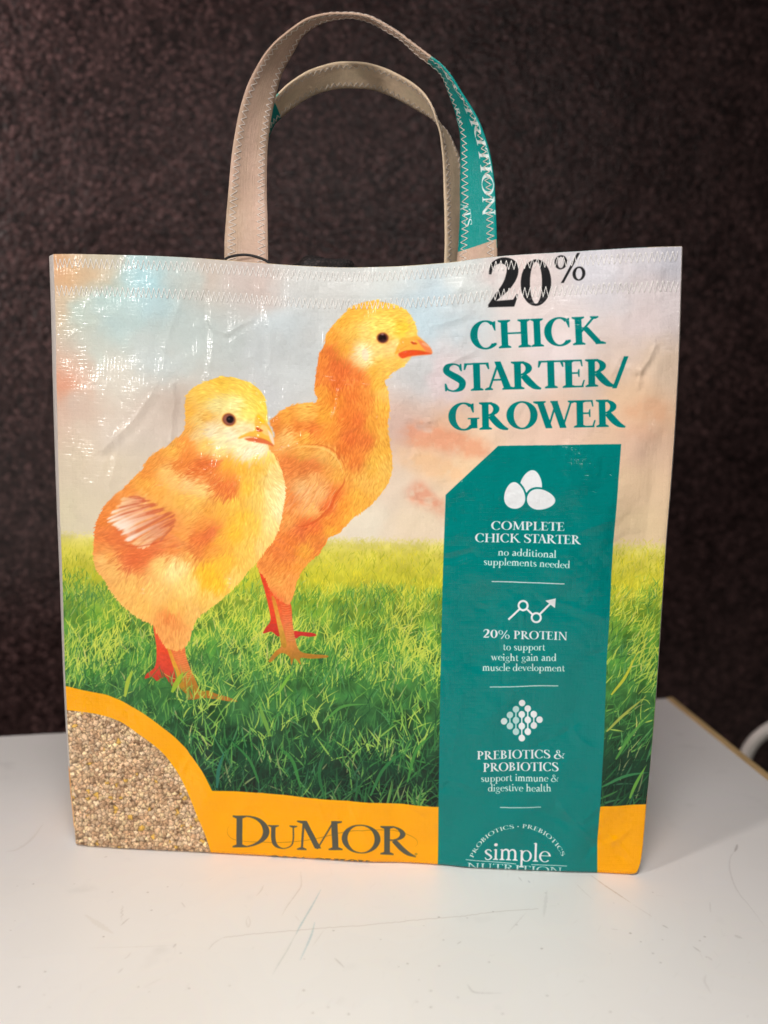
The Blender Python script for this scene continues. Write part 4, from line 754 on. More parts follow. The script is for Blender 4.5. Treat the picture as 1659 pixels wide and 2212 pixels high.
V = [along(wc, a, b, z) for z in (-.74, 1.6) for b in (0, .08) for a in (-2.6, 2.2)]
F = [(0, 1, 5, 4), (2, 6, 7, 3), (0, 4, 6, 2), (1, 3, 7, 5), (4, 5, 7, 6), (0, 2, 3, 1)]
wl = mesh('wall', V, F, wall_material(), smooth=False); tag(wl, 'dark brown pebbled wall behind the table and the tote bag', 'wall')

def table_material():
    k = NT('worn_white_laminate'); tc = k.new('ShaderNodeTexCoord'); im = k.new('ShaderNodeTexImage', image=image('table_wear', table_wear()), interpolation='Cubic'); k.link(tc.outputs['UV'], im.inputs[0])
    k.link(im.outputs[0], k.b.inputs['Base Color'])
    n = k.new('ShaderNodeTexNoise', inp={'Scale': 420., 'Detail': 3.}); k.link(tc.outputs['Object'], n.inputs['Vector']); b = k.new('ShaderNodeBump', inp={'Strength': .06, 'Distance': .0004}); k.link(n.outputs[0], b.inputs['Height']); k.link(b.outputs[0], k.b.inputs['Normal'])
    n3 = k.new('ShaderNodeTexNoise', inp={'Scale': 9., 'Detail': 5.}); k.link(tc.outputs['Object'], n3.inputs['Vector']); mr = k.new('ShaderNodeMapRange', inp={'To Min': .30, 'To Max': .46}); k.link(n3.outputs[0], mr.inputs[0]); k.link(mr.outputs[0], k.b.inputs['Roughness'])
    return k.m
# wear is drawn on the part of the top around the bag: table coordinates in metres from the corner, along ex (left) and ey (front)
TW, TD = .75, .75
def to_table(P):
    Q_ = on_floor(P) - corner; return np.stack([-(Q_ @ ex), -(Q_ @ ey)], 1)
def table_wear():
    N = 1536; cv = Canvas(N, N, (234, 231, 228)); cv.T = lambda p: np.asarray(p, float)
    base = fbm(N, N, 300, 5); cv.a += base[..., None] * np.array([.010, .011, .013]); cv.a -= np.clip(fbm(N, N, 60, 4) - .9, 0, 1)[..., None] * .05
    def mark(P, w, col, al, taper=True, jit=0.):
        q = to_table(P) * N / TW
        q = spline(q, 14) if len(q) > 2 else interp_poly(q, 24)
        q = q + RNG.normal(0, 1, q.shape) * jit
        cv.poly(ribbon(q, w * (np.sin(np.linspace(.25, np.pi - .15, len(q))) * RNG.uniform(.6, 1.2, len(q)) if taper else np.ones(len(q)))), col, al * .37, 4)
    Zs = lambda L: [((800 + x / 1.106) / 1.8517, (3300 + y / 1.106) / 1.8517) for x, y in L]
    Zl = lambda L: [((0 + x / 1.5847) / 1.8517, (2700 + y / 1.5847) / 1.8517) for x, y in L]
    Zr = lambda L: [((2300 + x / 2.149) / 1.8517, (3200 + y / 2.149) / 1.8517) for x, y in L]
    pen = (96, 150, 166); pc = (120, 112, 106)
    mark(Zs([(535, 285), (500, 350), (465, 410), (436, 460), (425, 485)]), 2.6, pen, .8); mark(Zs([(430, 470), (385, 555), (345, 620), (320, 665)]), 2.0, (140, 150, 140), .6)
    mark(Zs([(508, 428), (495, 480), (470, 540), (442, 600)]), 2.6, pen, .75)
    mark(Zs([(445, 205), (448, 265), (425, 305), (385, 360), (360, 405)]), 2.0, (150, 140, 128), .6)
    mark(Zs([(100, 498), (280, 478), (520, 458), (760, 440), (960, 420), (1150, 404), (1300, 385), (1500, 370)]), 2.0, (160, 148, 138), .65, False, .5)
    mark(Zs([(100, 498), (60, 525), (35, 555)]), 2.2, (150, 140, 130), .5); mark(Zs([(595, 588), (640, 632)]), 2.4, pc, .6); mark(Zs([(1183, 705), (1205, 735), (1240, 743), (1335, 744)]), 2.4, (130, 122, 118), .7)
    mark(Zs([(1440, 390), (1360, 480)]), 1.6, (160, 150, 145), .5); mark(Zs([(1535, 290), (1520, 410)]), 5, (176, 170, 166), .5); mark(Zs([(1408, 228), (1425, 250)]), 2, pc, .6); mark(Zs([(1452, 245), (1460, 257)]), 2.6, (110, 108, 120), .6)
    mark(Zs([(282, 265), (270, 290), (248, 315)]), 1.8, (150, 138, 126), .6); mark(Zs([(215, 402), (222, 430), (212, 452), (205, 425), (214, 402)]), 2., (180, 168, 156), .6); mark(Zs([(1138, 527), (1156, 514)]), 2, (130, 118, 112), .7)
    mark(Zs([(548, 465), (495, 540)]), 1.5, (176, 164, 154), .5); mark(Zs([(420, 400), (440, 425)]), 1.5, (176, 164, 154), .5)
    mark(Zl([(275, 942), (200, 1040), (110, 1105), (40, 1118)]), 5, (188, 180, 170), .55); mark(Zl([(540, 1520), (640, 1590), (720, 1640)]), 9, (196, 186, 174), .5); mark(Zl([(820, 1540), (790, 1565), (765, 1590)]), 2.6, (130, 116, 108), .6)
    mark(Zl([(782, 1460), (772, 1500), (768, 1560)]), 2., (150, 138, 130), .6, True, .8); mark(Zl([(1116, 1702), (1096, 1730)]), 2.4, (120, 108, 104), .7); mark(Zl([(780, 1858), (748, 1890)]), 2.2, (140, 128, 122), .6); mark(Zl([(1150, 1440), (1175, 1475)]), 2, (150, 140, 134), .6)
    mark(Zl([(680, 1150), (660, 1156)]), 3, (120, 108, 100), .6); mark(Zl([(830, 1758), (810, 1785), (785, 1800)]), 2.2, (150, 138, 130), .5); mark(Zl([(1030, 1920), (900, 1985)]), 1.8, (186, 176, 168), .5); mark(Zl([(560, 1730), (900, 1722), (1110, 1712)]), 1.6, (190, 178, 168), .5)
    mark(Zr([(140, 650), (250, 730), (340, 790), (400, 830), (482, 885)]), 2.6, (132, 108, 84), .75); mark(Zr([(500, 900), (620, 975), (670, 1010)]), 1.6, (160, 148, 138), .5); mark(Zr([(750, 1075), (770, 1085), (805, 1105)]), 2.6, (120, 112, 106), .7)
    mark(Zr([(1392, 385), (1380, 430), (1340, 485), (1328, 560), (1340, 640), (1375, 740), (1430, 830), (1475, 880), (1560, 990), (1640, 1100)]), 1.8, (158, 150, 146), .6); mark(Zr([(1395, 380), (1388, 412), (1372, 445)]), 4, (96, 84, 78), .7)
    mark(Zr([(1010, 1255), (1050, 1285), (1082, 1307)]), 2.4, (124, 116, 112), .7); mark(Zr([(1138, 1345), (1182, 1380)]), 3, (160, 152, 148), .6); mark(Zr([(1372, 1160), (1400, 1175), (1440, 1190)]), 6, (160, 152, 146), .6); mark(Zr([(1125, 1500), (1115, 1560), (1140, 1610), (1170, 1665)]), 3, (176, 168, 166), .6)
    mark(Zr([(310, 1108), (372, 1116)]), 2, (166, 156, 150), .6); mark(Zr([(1160, 875), (1165, 970)]), 2, (170, 162, 158), .6); mark(Zr([(0, 710), (80, 790), (160, 860)]), 1.6, (170, 160, 152), .5); mark(Zr([(30, 1562), (85, 1556)]), 2.4, (160, 150, 146), .5); mark(Zr([(1068, 1203), (1078, 1215)]), 3, (120, 112, 108), .7); mark(Zr([(330, 886), (336, 886)]), 3, (110, 104, 100), .7)
    for k in range(150):
        p = np.array([RNG.uniform(20, 1650), RNG.uniform(1880, 2205)]); a = RNG.normal(-.9, .7); l = RNG.uniform(3, 26)
        mark([p, p + np.array([np.cos(a), np.sin(a)]) * l], RNG.uniform(.8, 1.6), (170, 160, 152), RNG.uniform(.06, .28))
    for k in range(60):
        p = to_table([[RNG.uniform(20, 1650), RNG.uniform(1900, 2205)]])[0] * N / TW; cv.poly(circle(p[0], p[1], RNG.uniform(.7, 1.7), n=8), (120, 110, 104), RNG.uniform(.12, .5), 4)
    return np.clip(cv.a, 0, 1)
TL_, TF_ = 1.7, 1.15                                  # table length and depth
table = empty('table', tuple(corner + ex * (-TL_ / 2) + ey * (-TF_ / 2) + np.array([0, 0, -.74])))
tag(table, 'scuffed white laminate table with a wood edge strip, carrying the tote bag', 'table')
EB = .0075
def slab(a0, a1, b0, b1, z0, z1): return [along(corner, a, b, z) for z in (z0, z1) for b in (b0, b1) for a in (a0, a1)]
BOXF = [(0, 2, 3, 1), (4, 5, 7, 6), (0, 1, 5, 4), (2, 6, 7, 3), (0, 4, 6, 2), (1, 3, 7, 5)]
V = slab(-TL_, -EB, -TF_, 0, -.03, 0)
uvs = [(-((np.array(v) - corner) @ ex) / TW, 1 + ((np.array(v) - corner) @ ey) / TD) for v in V]
table_top = mesh('tabletop', V, BOXF, table_material(), table, uv=uvs, smooth=False)
# wood edge strip along the right end, with rounded upper arris
prof = [(-EB + .0002, -.03), (-EB + .0002, .0004), (-EB + .0010, .0010), (-.0030, .0013), (-.0009, .0010), (-.0002, .0002), (0, -.0012), (0, -.03)]
V = [along(corner, a, b, z) for b in (-TF_, .0) for a, z in prof]; n = len(prof); F = [(i, (i + 1) % n, n + (i + 1) % n, n + i) for i in range(n)] + [tuple(range(n))[::-1], tuple(range(n, 2 * n))]
mesh('edge_strip', V, F, plain('beech_edge', (.58, .40, .19), .45, .15, 18.), table, smooth=False)
leg_m = plain('table_leg_steel', (.10, .10, .10), .4)
for a in (-TL_ + .08, -.08):
    for b in (-TF_ + .08, -.08):
        c0 = along(corner, a, b, 0); mesh('leg', *tube([c0 + (0, 0, -.74), c0 + (0, 0, -.0302)], .02, 12), leg_m, table)

# ------------------------------------------------------------------ tote bag: panels
bag = empty('tote_bag', (0, .04, 0)); tag(bag, 'upcycled feed-sack tote bag printed with two yellow chicks, standing on the white table', 'tote bag')
top_P = [(111, 548), (200, 549.5), (300, 552), (400, 556), (490, 562), (640, 573.5), (745, 577.5), (870, 575), (970, 567), (1070, 554), (1200, 545), (1350, 537), (1473, 532)]
bot_P = [(160, 1834), (300, 1838.5), (455, 1844.5), (560, 1850), (680, 1857), (776, 1863), (870, 1865), (948, 1870), (1010, 1876), (1100, 1881), (1200, 1885.5), (1290, 1890), (1358, 1896)]
lef_P = [(160, 1834), (157, 1790), (150, 1720), (143, 1620), (138, 1520), (134, 1420), (129, 1250), (124, 1100), (119, 900), (115, 680), (111, 548)]
rig_P = [(1358, 1896), (1374, 1890), (1382, 1875), (1387, 1852), (1392, 1800), (1397, 1740), (1407, 1640), (1418, 1500), (1429, 1330), (1440, 1160), (1449, 1050), (1459, 900), (1466, 760), (1470, 640), (1473, 532)]
NU, NV = 440, 440
fp = lambda P, n: interp_poly(spline(P, 8), n)
bt = on_floor(fp(bot_P, NU)); tp = on_plane(fp(top_P, NU), 0.)
vv = np.linspace(0, 1, NV)
lp = on_plane(fp(lef_P, NV), bt[0, 1] * (1 - vv)); rp = on_plane(fp(rig_P, NV), bt[-1, 1] * (1 - vv))
lp[0], rp[0] = bt[0], bt[-1]
u = np.linspace(0, 1, NU)[None, :, None]; v = vv[:, None, None]
S = (1 - v) * bt[None] + v * tp[None] + (1 - u) * lp[:, None] + u * rp[:, None] - ((1 - u) * (1 - v) * bt[0] + u * (1 - v) * bt[-1] + (1 - u) * v * tp[0] + u * v * tp[-1])
U2, V2 = u[..., 0] + 0 * v[..., 0], v[..., 0] + 0 * u[..., 0]
zz = S[..., 2]
# broad shape: belly, the left edge rolling away, the bottom fold turning under
bul = -.0075 * np.sin(np.pi * np.clip(U2, 0, 1)) ** .8 * np.sin(np.pi * np.clip(V2 * .9 + .05, 0, 1)) ** .8
bul += .003 * np.sin(np.pi * U2) * V2 ** 3                                     # the mouth relaxes back
bul += .0035 * np.exp(-(U2 / .05)) + .002 * np.exp(-((1 - U2) / .04))
bul += .0016 * np.sin(2 * np.pi * (1.35 * U2 + .35 * V2) + .6) * np.sin(np.pi * V2) + .0012 * np.sin(2 * np.pi * (2.3 * U2 - .7 * V2) + 1.) * (V2 ** .7)
R_ = .004; zr = np.clip(1 - zz / R_, 0, 1); bul += R_ * (1 - np.sqrt(np.clip(1 - zr ** 2, 0, 1)))
S[..., 1] += bul
S_smooth = S.copy()
# art: look up the traced print for every spot of the flat panel
ART = make_art()
def sample(a, x, y):
    x = np.clip(x, 0, a.shape[1] - 1.001); y = np.clip(y, 0, a.shape[0] - 1.001); x0 = x.astype(int); y0 = y.astype(int); fx = (x - x0)[..., None]; fy = (y - y0)[..., None]
    return (a[y0, x0] * (1 - fx) + a[y0, x0 + 1] * fx) * (1 - fy) + (a[y0 + 1, x0] * (1 - fx) + a[y0 + 1, x0 + 1] * fx) * fy
PP = project(S_smooth); TEXN = 1792
g = (np.arange(TEXN) + .5) / TEXN * (NU - 1); PX = sample(PP, *np.meshgrid(g, g))
front_img = image('front_print', sample(ART, (PX[..., 0] - OX) * K - .5, (PX[..., 1] - OY) * K - .5)[::-1])
# creases (traced) and fine crumple, as real relief
dis = np.zeros((NV, NU)); px, py = PP[..., 0], PP[..., 1]
def crease(P, amp, w):
    """a sharp bend: one flank drops quickly, the other eases out"""
    global dis
    P = np.asarray(P, float); best = np.full(px.shape, 1e9); sgn = np.zeros(px.shape)
    for a, b in zip(P[:-1], P[1:]):
        d = b - a; L = np.hypot(*d); t = np.clip(((px - a[0]) * d[0] + (py - a[1]) * d[1]) / L ** 2, 0, 1)
        qx, qy = px - a[0] - t * d[0], py - a[1] - t * d[1]; r = np.hypot(qx, qy); m = r < best
        best = np.where(m, r, best); sgn = np.where(m, np.sign(d[0] * qy - d[1] * qx), sgn)
    dis += amp * .75 * (np.exp(-best / (w * .7)) * .75 + .25 * np.exp(-best / (w * 4))) * np.where(sgn > 0, 1, .8) - amp * .35 * np.exp(-((best - w * 2.2) / (w * 1.2)) ** 2) * (sgn > 0)
for P, a, w in (([(225, 968), (285, 912), (330, 850)], 1.6, 8), ([(262, 930), (252, 1000), (240, 1045)], 1.1, 6), ([(368, 955), (372, 900), (378, 868), (372, 830)], 1.5, 6), ([(455, 650), (462, 740), (452, 815)], 1.1, 7), ([(492, 720), (520, 702), (545, 690)], 1.0, 5), ([(450, 690), (470, 715), (492, 720)], .8, 5),
                ([(395, 640), (360, 740), (352, 800)], 1.0, 10), ([(575, 655), (588, 720), (583, 790)], .9, 7), ([(1383, 800), (1400, 775), (1412, 748)], 1.4, 6), ([(1378, 835), (1383, 800)], 1.0, 5), ([(1440, 1100), (1466, 1062)], 1.0, 5), ([(1085, 1360), (1092, 1425)], 1.2, 5), ([(1130, 1320), (1131, 1390)], .9, 5),
                ([(1310, 1800), (1345, 1832), (1360, 1850)], 1.5, 7), ([(1335, 1815), (1368, 1785), (1387, 1778)], 1.3, 6), ([(1215, 1745), (1255, 1790), (1285, 1815)], 1.5, 8), ([(1260, 1770), (1275, 1760), (1290, 1745)], 1.2, 6), ([(420, 1600), (408, 1640), (395, 1665)], 1.0, 6), ([(285, 1528), (290, 1550)], .8, 5),
                ([(560, 1400), (640, 1435), (660, 1520)], .9, 6), ([(840, 1190), (838, 1250)], .9, 6), ([(735, 840), (730, 870), (722, 905)], 1.1, 5), ([(160, 1130), (158, 1180), (170, 1230)], 1.0, 6), ([(130, 1350), (220, 1385)], .7, 8), ([(950, 1195), (1010, 1185)], 1.0, 6), ([(1240, 1150), (1330, 1120)], .8, 9),
                ([(1180, 1290), (1300, 1330)], .7, 9), ([(600, 1180), (660, 1210)], .7, 8), ([(330, 1130), (420, 1180)], .7, 8), ([(1150, 1560), (1135, 1640)], .8, 8), ([(1000, 1500), (980, 1620)], .8, 10), ([(640, 1600), (740, 1640)], .7, 8), ([(800, 1500), (850, 1590)], .6, 8), ([(560, 1740), (600, 1800)], .8, 6), ([(760, 1750), (790, 1810)], .8, 6), ([(690, 1735), (700, 1770)], .7, 5), ([(1060, 870), (1075, 905)], .9, 5), ([(950, 700), (1010, 680)], .8, 7), ([(960, 790), (1020, 760)], .8, 6)):
    crease(P, a * .0009, w)
for k in range(120):
    p = np.array([RNG.uniform(130, 1440), RNG.uniform(600, 1840)]); a = RNG.uniform(0, np.pi); l = RNG.uniform(15, 70); d = np.array([np.cos(a), np.sin(a)]) * l; m = p + d / 2 + RNG.normal(0, 6, 2)
    crease([p, m, p + d], RNG.uniform(.3, .95) * .0009 * RNG.choice([-1, 1]), RNG.uniform(4, 9))
dis += .0021 * fbm(NV, NU, 70, 3) + .0009 * resize(RNG.random((7, 22)) * 2 - 1, NV, NU) + .00022 * resize(RNG.random((18, 70)) * 2 - 1, NV, NU) * np.clip(V2 * 1.4, .3, 1) + .00034 * fbm(NV, NU, 15, 3)
dis *= np.clip(np.minimum(np.minimum(U2, 1 - U2) * 30, 1), .15, 1) * np.clip(V2 * 25, .1, 1)
hem = 78. / 1290
dis += .0004 * np.clip((V2 - (1 - hem)) / .014, 0, 1)                              # the folded hem is a second layer
dis -= .00025 * np.exp(-((V2 - (1 - hem * .28)) / .008) ** 2) + .00015 * np.exp(-((V2 - (1 - hem * 1.06)) / .010) ** 2)    # pulled in by the seams
S[..., 1] -= dis
front_m = woven('printed_woven_film', front_img, nu=165., nv=155., rough=.14, tilt=.10, bump=.14)
FV = S.reshape(-1, 3); FUV = np.stack([U2, V2], -1).reshape(-1, 2)
front = mesh('front_panel', FV, grid_faces(NU, NV), front_m, bag, uv=FUV)
# side, back and base panels
DEP = .088
plain_side = woven('plain_woven_film', None, (.66, .60, .56), 40., 190., .3, .04); yel_side = plain('yellow_print_side', (.95, .39, .004), .3, .04)
EL, ER = S_smooth[:, 0], S_smooth[:, -1]
ns = 26; sp = np.linspace(0, 1, ns)
def side(E, sg):
    G = np.zeros((NV, ns, 3)); zf = np.linspace(0, 1, NV)[:, None]
    fl_ = np.minimum(sp * 9, 1)[None, :] * np.clip((1 - sp) * 3, 0, 1)[None, :]
    width = .0098 if sg < 0 else .004
    G[..., 0] = E[:, None, 0] + sg * width * fl_ * (.9 - .35 * (1 - zf)) - sg * .014 * np.sin(np.pi * sp)[None, :] ** 2 * zf + (.018 * sg * -1) * (sp ** 2)[None, :] * zf
    G[..., 1] = E[:, None, 1] + .0004 + DEP * sp[None, :] * (1 - .25 * zf); G[..., 2] = E[:, None, 2] - .004 * np.sin(np.pi * sp)[None, :] * zf
    return G
for E, sg in ((EL, -1), (ER, 1)):
    G = side(E, sg); F = grid_faces(ns, NV); zc = G.reshape(-1, 3)[F].mean(1)[:, 2]
    mesh('side_panel', G.reshape(-1, 3), F, None, bag, uv=np.stack([np.broadcast_to(sp, (NV, ns)), np.broadcast_to(vv[:, None], (NV, ns))], -1).reshape(-1, 2), mats=[plain_side, yel_side], fm=((zc < .058) & (zc > .012)).astype(int))
    if sg < 0: GL = G
    else: GR = G
BL, BR = GL[:, -1], GR[:, -1]; ub = np.linspace(0, 1, 60)[None, :, None]
B_ = (1 - ub) * BL[:, None] + ub * BR[:, None]; B_[..., 1] += .012 * np.sin(np.pi * ub[..., 0]) * np.sin(np.pi * vv[:, None] * .8 + .3); B_[..., 2] -= .012 * np.sin(np.pi * ub[..., 0]) * vv[:, None] ** 4
mesh('back_panel', B_.reshape(-1, 3), grid_faces(60, NV), woven('back_woven_film', None, (.60, .55, .50), 190., 190., .3, .04), bag, uv=np.stack([np.broadcast_to(ub[..., 0], (NV, 60)), np.broadcast_to(vv[:, None], (NV, 60))], -1).reshape(-1, 2))
fb = S_smooth[0]; bb = B_[0]; bbi = interp_poly(bb, NU); w_ = np.linspace(0, 1, 12)[:, None, None]; Bs = (1 - w_) * fb[None] + w_ * bbi[None]; Bs[..., 2] = .0006
mesh('base_panel', Bs.reshape(-1, 3), grid_faces(NU, 12), plain('base_film', (.7, .45, .1), .4), bag)
# seams: zigzag thread over the hem
thread_m = plain('cotton_thread', (.90, .88, .85), .7, .03, 300.)
def surf(uq, vq):
    return sample(S, np.clip(uq, 0, 1) * (NU - 1), np.clip(vq, 0, 1) * (NV - 1))
def seam(d0, d1, parent):
    pts = []; x = .004; k = 0
    while x < .997:
        step = RNG.uniform(5.0, 6.6) / 1368.; d = (d0 if k % 2 == 0 else d1) + RNG.normal(0, .7)
        pts.append((x, 1 - d / 1290.)); x += step; k += 1
    pts = np.array(pts); P = []
    for a, b in zip(pts[:-1], pts[1:]):
        for t in (0, .07, .2, .5, .8, .93): P.append(np.append(a + (b - a) * t, -.0001 if t == 0 else .00022))
    P = np.array(P); X = surf(P[:, 0], P[:, 1]); X[:, 1] -= P[:, 2]
    v_, f_ = tube(X, .00021, 5); mesh('stitching', v_, f_, thread_m, parent)
seam(9.5, 30.5, front); seam(69, 91, front)

# ------------------------------------------------------------------ handles
zh = lambda L: np.array([(459.0 + x * .3906, 10.8 + y * .3906) for x, y in L], float)
FO = zh([(62, 1480), (65, 1410), (72, 1250), (90, 1000), (110, 800), (150, 600), (200, 440), (270, 300), (340, 210), (430, 135), (520, 75), (620, 48), (720, 45), (800, 54), (900, 82), (1000, 130), (1090, 195), (1180, 265), (1260, 332), (1340, 430), (1430, 570), (1500, 720), (1545, 880), (1560, 1050), (1570, 1200), (1575, 1400), (1577, 1470)])
FI = zh([(308, 1490), (308, 1430), (305, 1250), (300, 1000), (302, 810), (322, 640), (350, 500), (390, 365), (440, 260), (500, 172), (570, 120), (650, 88), (735, 70), (800, 72), (880, 95), (960, 138), (1040, 200), (1125, 280), (1252, 375), (1290, 440), (1335, 560), (1365, 700), (1371, 870), (1371, 1050), (1365, 1220), (1355, 1425), (1352, 1490)])
BO = zh([(95, 1480), (105, 1400), (110, 1150), (135, 900), (200, 690), (270, 580), (345, 512), (430, 430), (550, 355), (680, 317), (800, 318), (920, 340), (1010, 375), (1100, 425), (1165, 480), (1212, 555), (1240, 640), (1262, 720), (1275, 810), (1283, 900), (1286, 1050), (1288, 1250), (1286, 1430), (1286, 1490)])
BI = zh([(285, 1480), (290, 1400), (285, 1150), (280, 930), (300, 760), (330, 672), (358, 635), (440, 565), (550, 500), (680, 463), (780, 458), (880, 465), (990, 500), (1080, 545), (1150, 585), (1212, 622), (1247, 655), (1298, 700), (1338, 780), (1366, 850), (1385, 1000), (1390, 1250), (1395, 1430), (1395, 1490)])
STRAP = .0265
def handle(name_img, A, B, yfun, mat, thread, sides):
    n = 260; a = spline(A, 14); b = spline(B, 14); m = len(a); t = np.linspace(0, 1, m)
    s = np.concatenate([[0], np.cumsum(np.linalg.norm(np.diff((a + b) / 2, axis=0), axis=1))]); s /= s[-1]; tt = np.linspace(0, 1, n)
    a = np.stack([np.interp(tt, s, a[:, k]) for k in (0, 1)], 1); b = np.stack([np.interp(tt, s, b[:, k]) for k in (0, 1)], 1)
    yc = yfun(tt); app = np.linalg.norm(on_plane(a, yc) - on_plane(b, yc), axis=1)
    dy = np.sqrt(np.clip(STRAP ** 2 - app ** 2, 0, None)); kern = np.ones(9) / 9; dy = np.convolve(np.pad(dy, 4, mode='edge'), kern, 'valid')
    Pa, Pb = on_plane(a, yc - dy / 2), on_plane(b, yc + dy / 2)
    nw = 9; w = np.linspace(0, 1, nw)[None, :, None]; G = Pa[:, None] * (1 - w) + Pb[:, None] * w
    du = np.gradient(G, axis=0); dw = np.gradient(G, axis=1); N_ = np.cross(du, dw); N_ /= np.linalg.norm(N_, axis=2)[..., None]
    TH = .0006; cup = .0005 * np.sin(np.pi * w[..., 0]); G = G + N_ * (cup + .0007 * resize(RNG.random((26, 3)) * 2 - 1, n, nw))[..., None]
    G1, G2 = G + N_ * TH, G - N_ * TH
    Vv = np.concatenate([G1.reshape(-1, 3), G2.reshape(-1, 3)]); F = grid_faces(nw, n).tolist(); o = n * nw
    F += [[f[3] + o, f[2] + o, f[1] + o, f[0] + o] for f in F]
    for i in range(n - 1):
        F.append([i * nw, (i + 1) * nw, (i + 1) * nw + o, i * nw + o]); F.append([i * nw + nw - 1, i * nw + nw - 1 + o, (i + 1) * nw + nw - 1 + o, (i + 1) * nw + nw - 1])
    uv = np.stack([np.broadcast_to(tt[:, None], (n, nw)), np.broadcast_to(1 - w[0, :, 0][None], (n, nw))], -1).reshape(-1, 2); uv = np.concatenate([uv, uv])
    h = mesh('handle', Vv, F, mat, bag, uv=uv)
    L = np.linalg.norm(np.diff(G[:, nw // 2], axis=0), axis=1).sum(); ns_ = int(L / .0021)
    for w0, w1 in ((.07, .25), (.76, .94)):
        for sd in sides:
            q = []
            for k in range(ns_):
                tk = (k + .5) / ns_ + RNG.normal(0, .0006); wk = (w0 if k % 2 else w1) + RNG.normal(0, .008); q.append((tk, wk))
            q = np.array(q); X = []
            for c0, c1 in zip(q[:-1], q[1:]):
                for f in (0, .12, .5, .88):
                    z = c0 + (c1 - c0) * f; gx, gy = z[1] * (nw - 1), z[0] * (n - 1)
                    X.append(sample(G, np.array([gx]), np.array([gy]))[0] + sd * sample(N_, np.array([gx]), np.array([gy]))[0] * (TH + (.0000 if f == 0 else .00022)))
            v_, f_ = tube(np.array(X), .00026, 5); mesh('stitching', v_, f_, thread, h)
    return tt, s
def handle_print(teal0=None, teal1=None, letters=False, base=(204, 172, 152), tint=(188, 164, 138)):
    Wd, Hd = 2048, 124; cv = Canvas(Hd, Wd, base); cv.T = lambda p: np.asarray(p, float)
    m = np.clip(fbm(Hd, Wd, 160, 3) * .5 + .4, 0, 1)[..., None]; cv.a += (np.array(tint) / 255. - cv.a) * m * .7
    cv.a *= (1 + .02 * fbm(Hd, Wd, 12, 3))[..., None]
    if teal0 is not None:
        x0, x1 = teal0 * Wd, teal1 * Wd; cv.poly([(x0 - 6, 0), (x1 - 14, 0), (x1 + 14, Hd), (x0 + 6, Hd)], (0, 146, 140))
    if letters:
        n0, n1 = .655 * Wd, .912 * Wd
        text(cv, 'NUTRITION', n0, 47, n1, 44, 44, (222, 234, 232), .15, .06)
        text(cv, 'R', .735 * Wd, 118, .750 * Wd, 118, 30, (214, 230, 228), .15, .07); text(cv, '&', .755 * Wd, 122, .770 * Wd, 122, 24, (214, 230, 228), .16, .07)
        text(cv, 'A', .890 * Wd, 122, .899 * Wd, 122, 26, (222, 234, 232), .14, .07); text(cv, 'TS', .900 * Wd, 112, .925 * Wd, 104, 24, (222, 234, 232), .14, .07)
    return np.clip(cv.a, 0, 1)
strap_thread = plain('strap_thread', (.78, .70, .63), .7, .05, 300.)
fh_m = woven('front_strap_film', image('front_strap_print', handle_print(.640, .957, True)), None, 200., 14., .25, .07); bh_m = woven('back_strap_film', image('back_strap_print', handle_print(.24, .335, False, (232, 206, 176), (222, 204, 172))), None, 200., 14., .32, .05)
handle('f', FO, FI, lambda t: .0105 + .018 * np.sin(np.pi * t), fh_m, strap_thread, (1, -1))
handle('b', BO, BI, lambda t: .070 + .012 * np.sin(np.pi * t), bh_m, strap_thread, (1, -1))

# ------------------------------------------------------------------ what peeks out of the bag
P = on_plane(spline([(470, 600), (478, 575), (488, 559), (506, 552.5), (532, 550.5), (558, 556), (580, 567), (600, 590), (606, 610)], 8), .0062)
cord = mesh('black_cord', *tube(P, .00085, 8), plain('black_cord_braid', (.008, .008, .009), .6, .3, 400., .3)); tag(cord, 'thin black cord looping over the bag rim before the left strap', 'cord')
def pouch():
    bm = bmesh.new(); bmesh.ops.create_icosphere(bm, subdivisions=5, radius=1.)
    c = on_plane([(676, 603)], .045)[0]
    rr = np.random.default_rng(3); K_ = rr.normal(0, 1, (14, 3)) * 5; ph = rr.uniform(0, 6.28, 14)
    for v in bm.verts:
        p = np.array(v.co); d = 1 + .085 * np.sin(K_ @ p + ph).sum() / 2
        p = p * np.array([.033, .022, .0155]) * d; p[2] += -.0062 + .005 * np.cos(p[0] * 60 - .6); v.co = Vector(c + p)
    V = [tuple(v.co) for v in bm.verts]; bm.verts.index_update(); F = [tuple(v.index for v in f.verts) for f in bm.faces]; bm.free(); return V, F
k = NT('black_net'); tc = k.new('ShaderNodeTexCoord'); vo = k.new('ShaderNodeTexVoronoi', feature='DISTANCE_TO_EDGE', inp={'Scale': 420.}); k.link(tc.outputs['Object'], vo.inputs['Vector'])
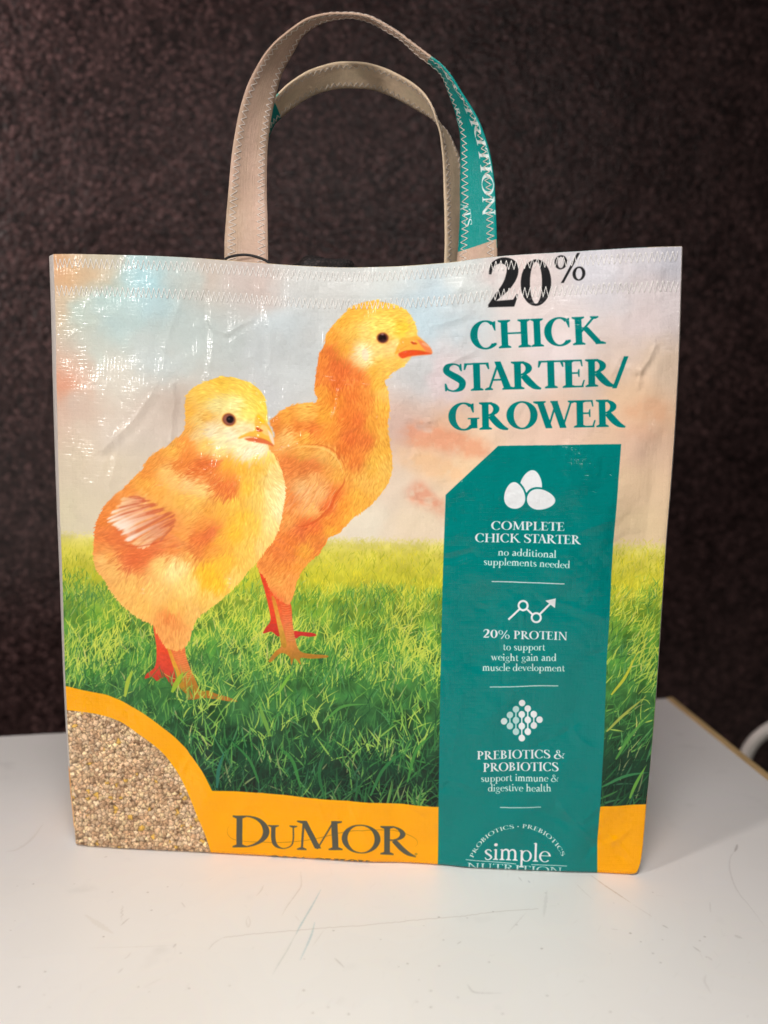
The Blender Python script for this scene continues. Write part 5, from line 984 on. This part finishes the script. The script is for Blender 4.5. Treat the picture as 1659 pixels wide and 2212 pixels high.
rp_ = k.new('ShaderNodeValToRGB'); rp_.color_ramp.elements[0].color = (.004, .004, .005, 1); rp_.color_ramp.elements[1].color = (.035, .024, .024, 1); rp_.color_ramp.elements[1].position = .3; k.link(vo.outputs[0], rp_.inputs[0]); k.link(rp_.outputs[0], k.b.inputs['Base Color']); k.set(Roughness=.7)
b_ = k.new('ShaderNodeBump', inp={'Strength': .6, 'Distance': .001}); k.link(vo.outputs[0], b_.inputs['Height']); k.link(b_.outputs[0], k.b.inputs['Normal'])
pk = mesh('mesh_pouch', *pouch(), k.m); tag(pk, 'crumpled black mesh pouch peeking over the bag rim between the straps', 'pouch')

# ------------------------------------------------------------------ white chair beyond the right end of the table
YC = .43
c0 = on_plane([(1735, 1662)], YC)[0]; r0 = on_plane([(1735 + 131, 1662), (1735, 1662 - 106)], YC) - c0; rx, rz = np.linalg.norm(r0[0]), np.linalg.norm(r0[1])
chair = empty('chair', (c0[0] + .30, YC + .1, -.74)); tag(chair, 'white chair with a looped armrest beyond the right end of the table', 'chair')
wm = plain('white_chair_paint', (.72, .68, .62), .35, .03)
sx0, sx1 = c0[0] + .02, c0[0] + .56
mesh('seat', *box(sx0, sx1, YC - .20, YC + .16, -.33, -.29, .012), wm, chair)
for x in (c0[0], c0[0] + .58):
    a = np.radians(np.linspace(0, 360, 48, endpoint=False)); p = np.stack([x + rx * np.cos(a), np.full(48, YC), c0[2] + rz * np.sin(a)], 1)
    mesh('armrest', *tube(p, .0072, 12, True), wm, chair)
    xs = x + (.03 if x == c0[0] else -.03)
    mesh('armrest_post', *tube([(xs, YC, -.30), (xs, YC, c0[2] - rz)], .009, 12), wm, chair)
b = np.linspace(0, np.pi, 30); P = np.stack([c0[0] + .29 - .25 * np.cos(b), np.full(30, YC + .15), -.28 + .34 * np.sin(b) ** .5], 1)
mesh('backrest', *tube(P, .014, 12), wm, chair)
for sx in (sx0 + .03, sx1 - .03):
    for yy_ in (YC - .17, YC + .13): mesh('leg', *tube([(sx, yy_, -.74), (sx, yy_, -.331)], .014, 12), wm, chair)
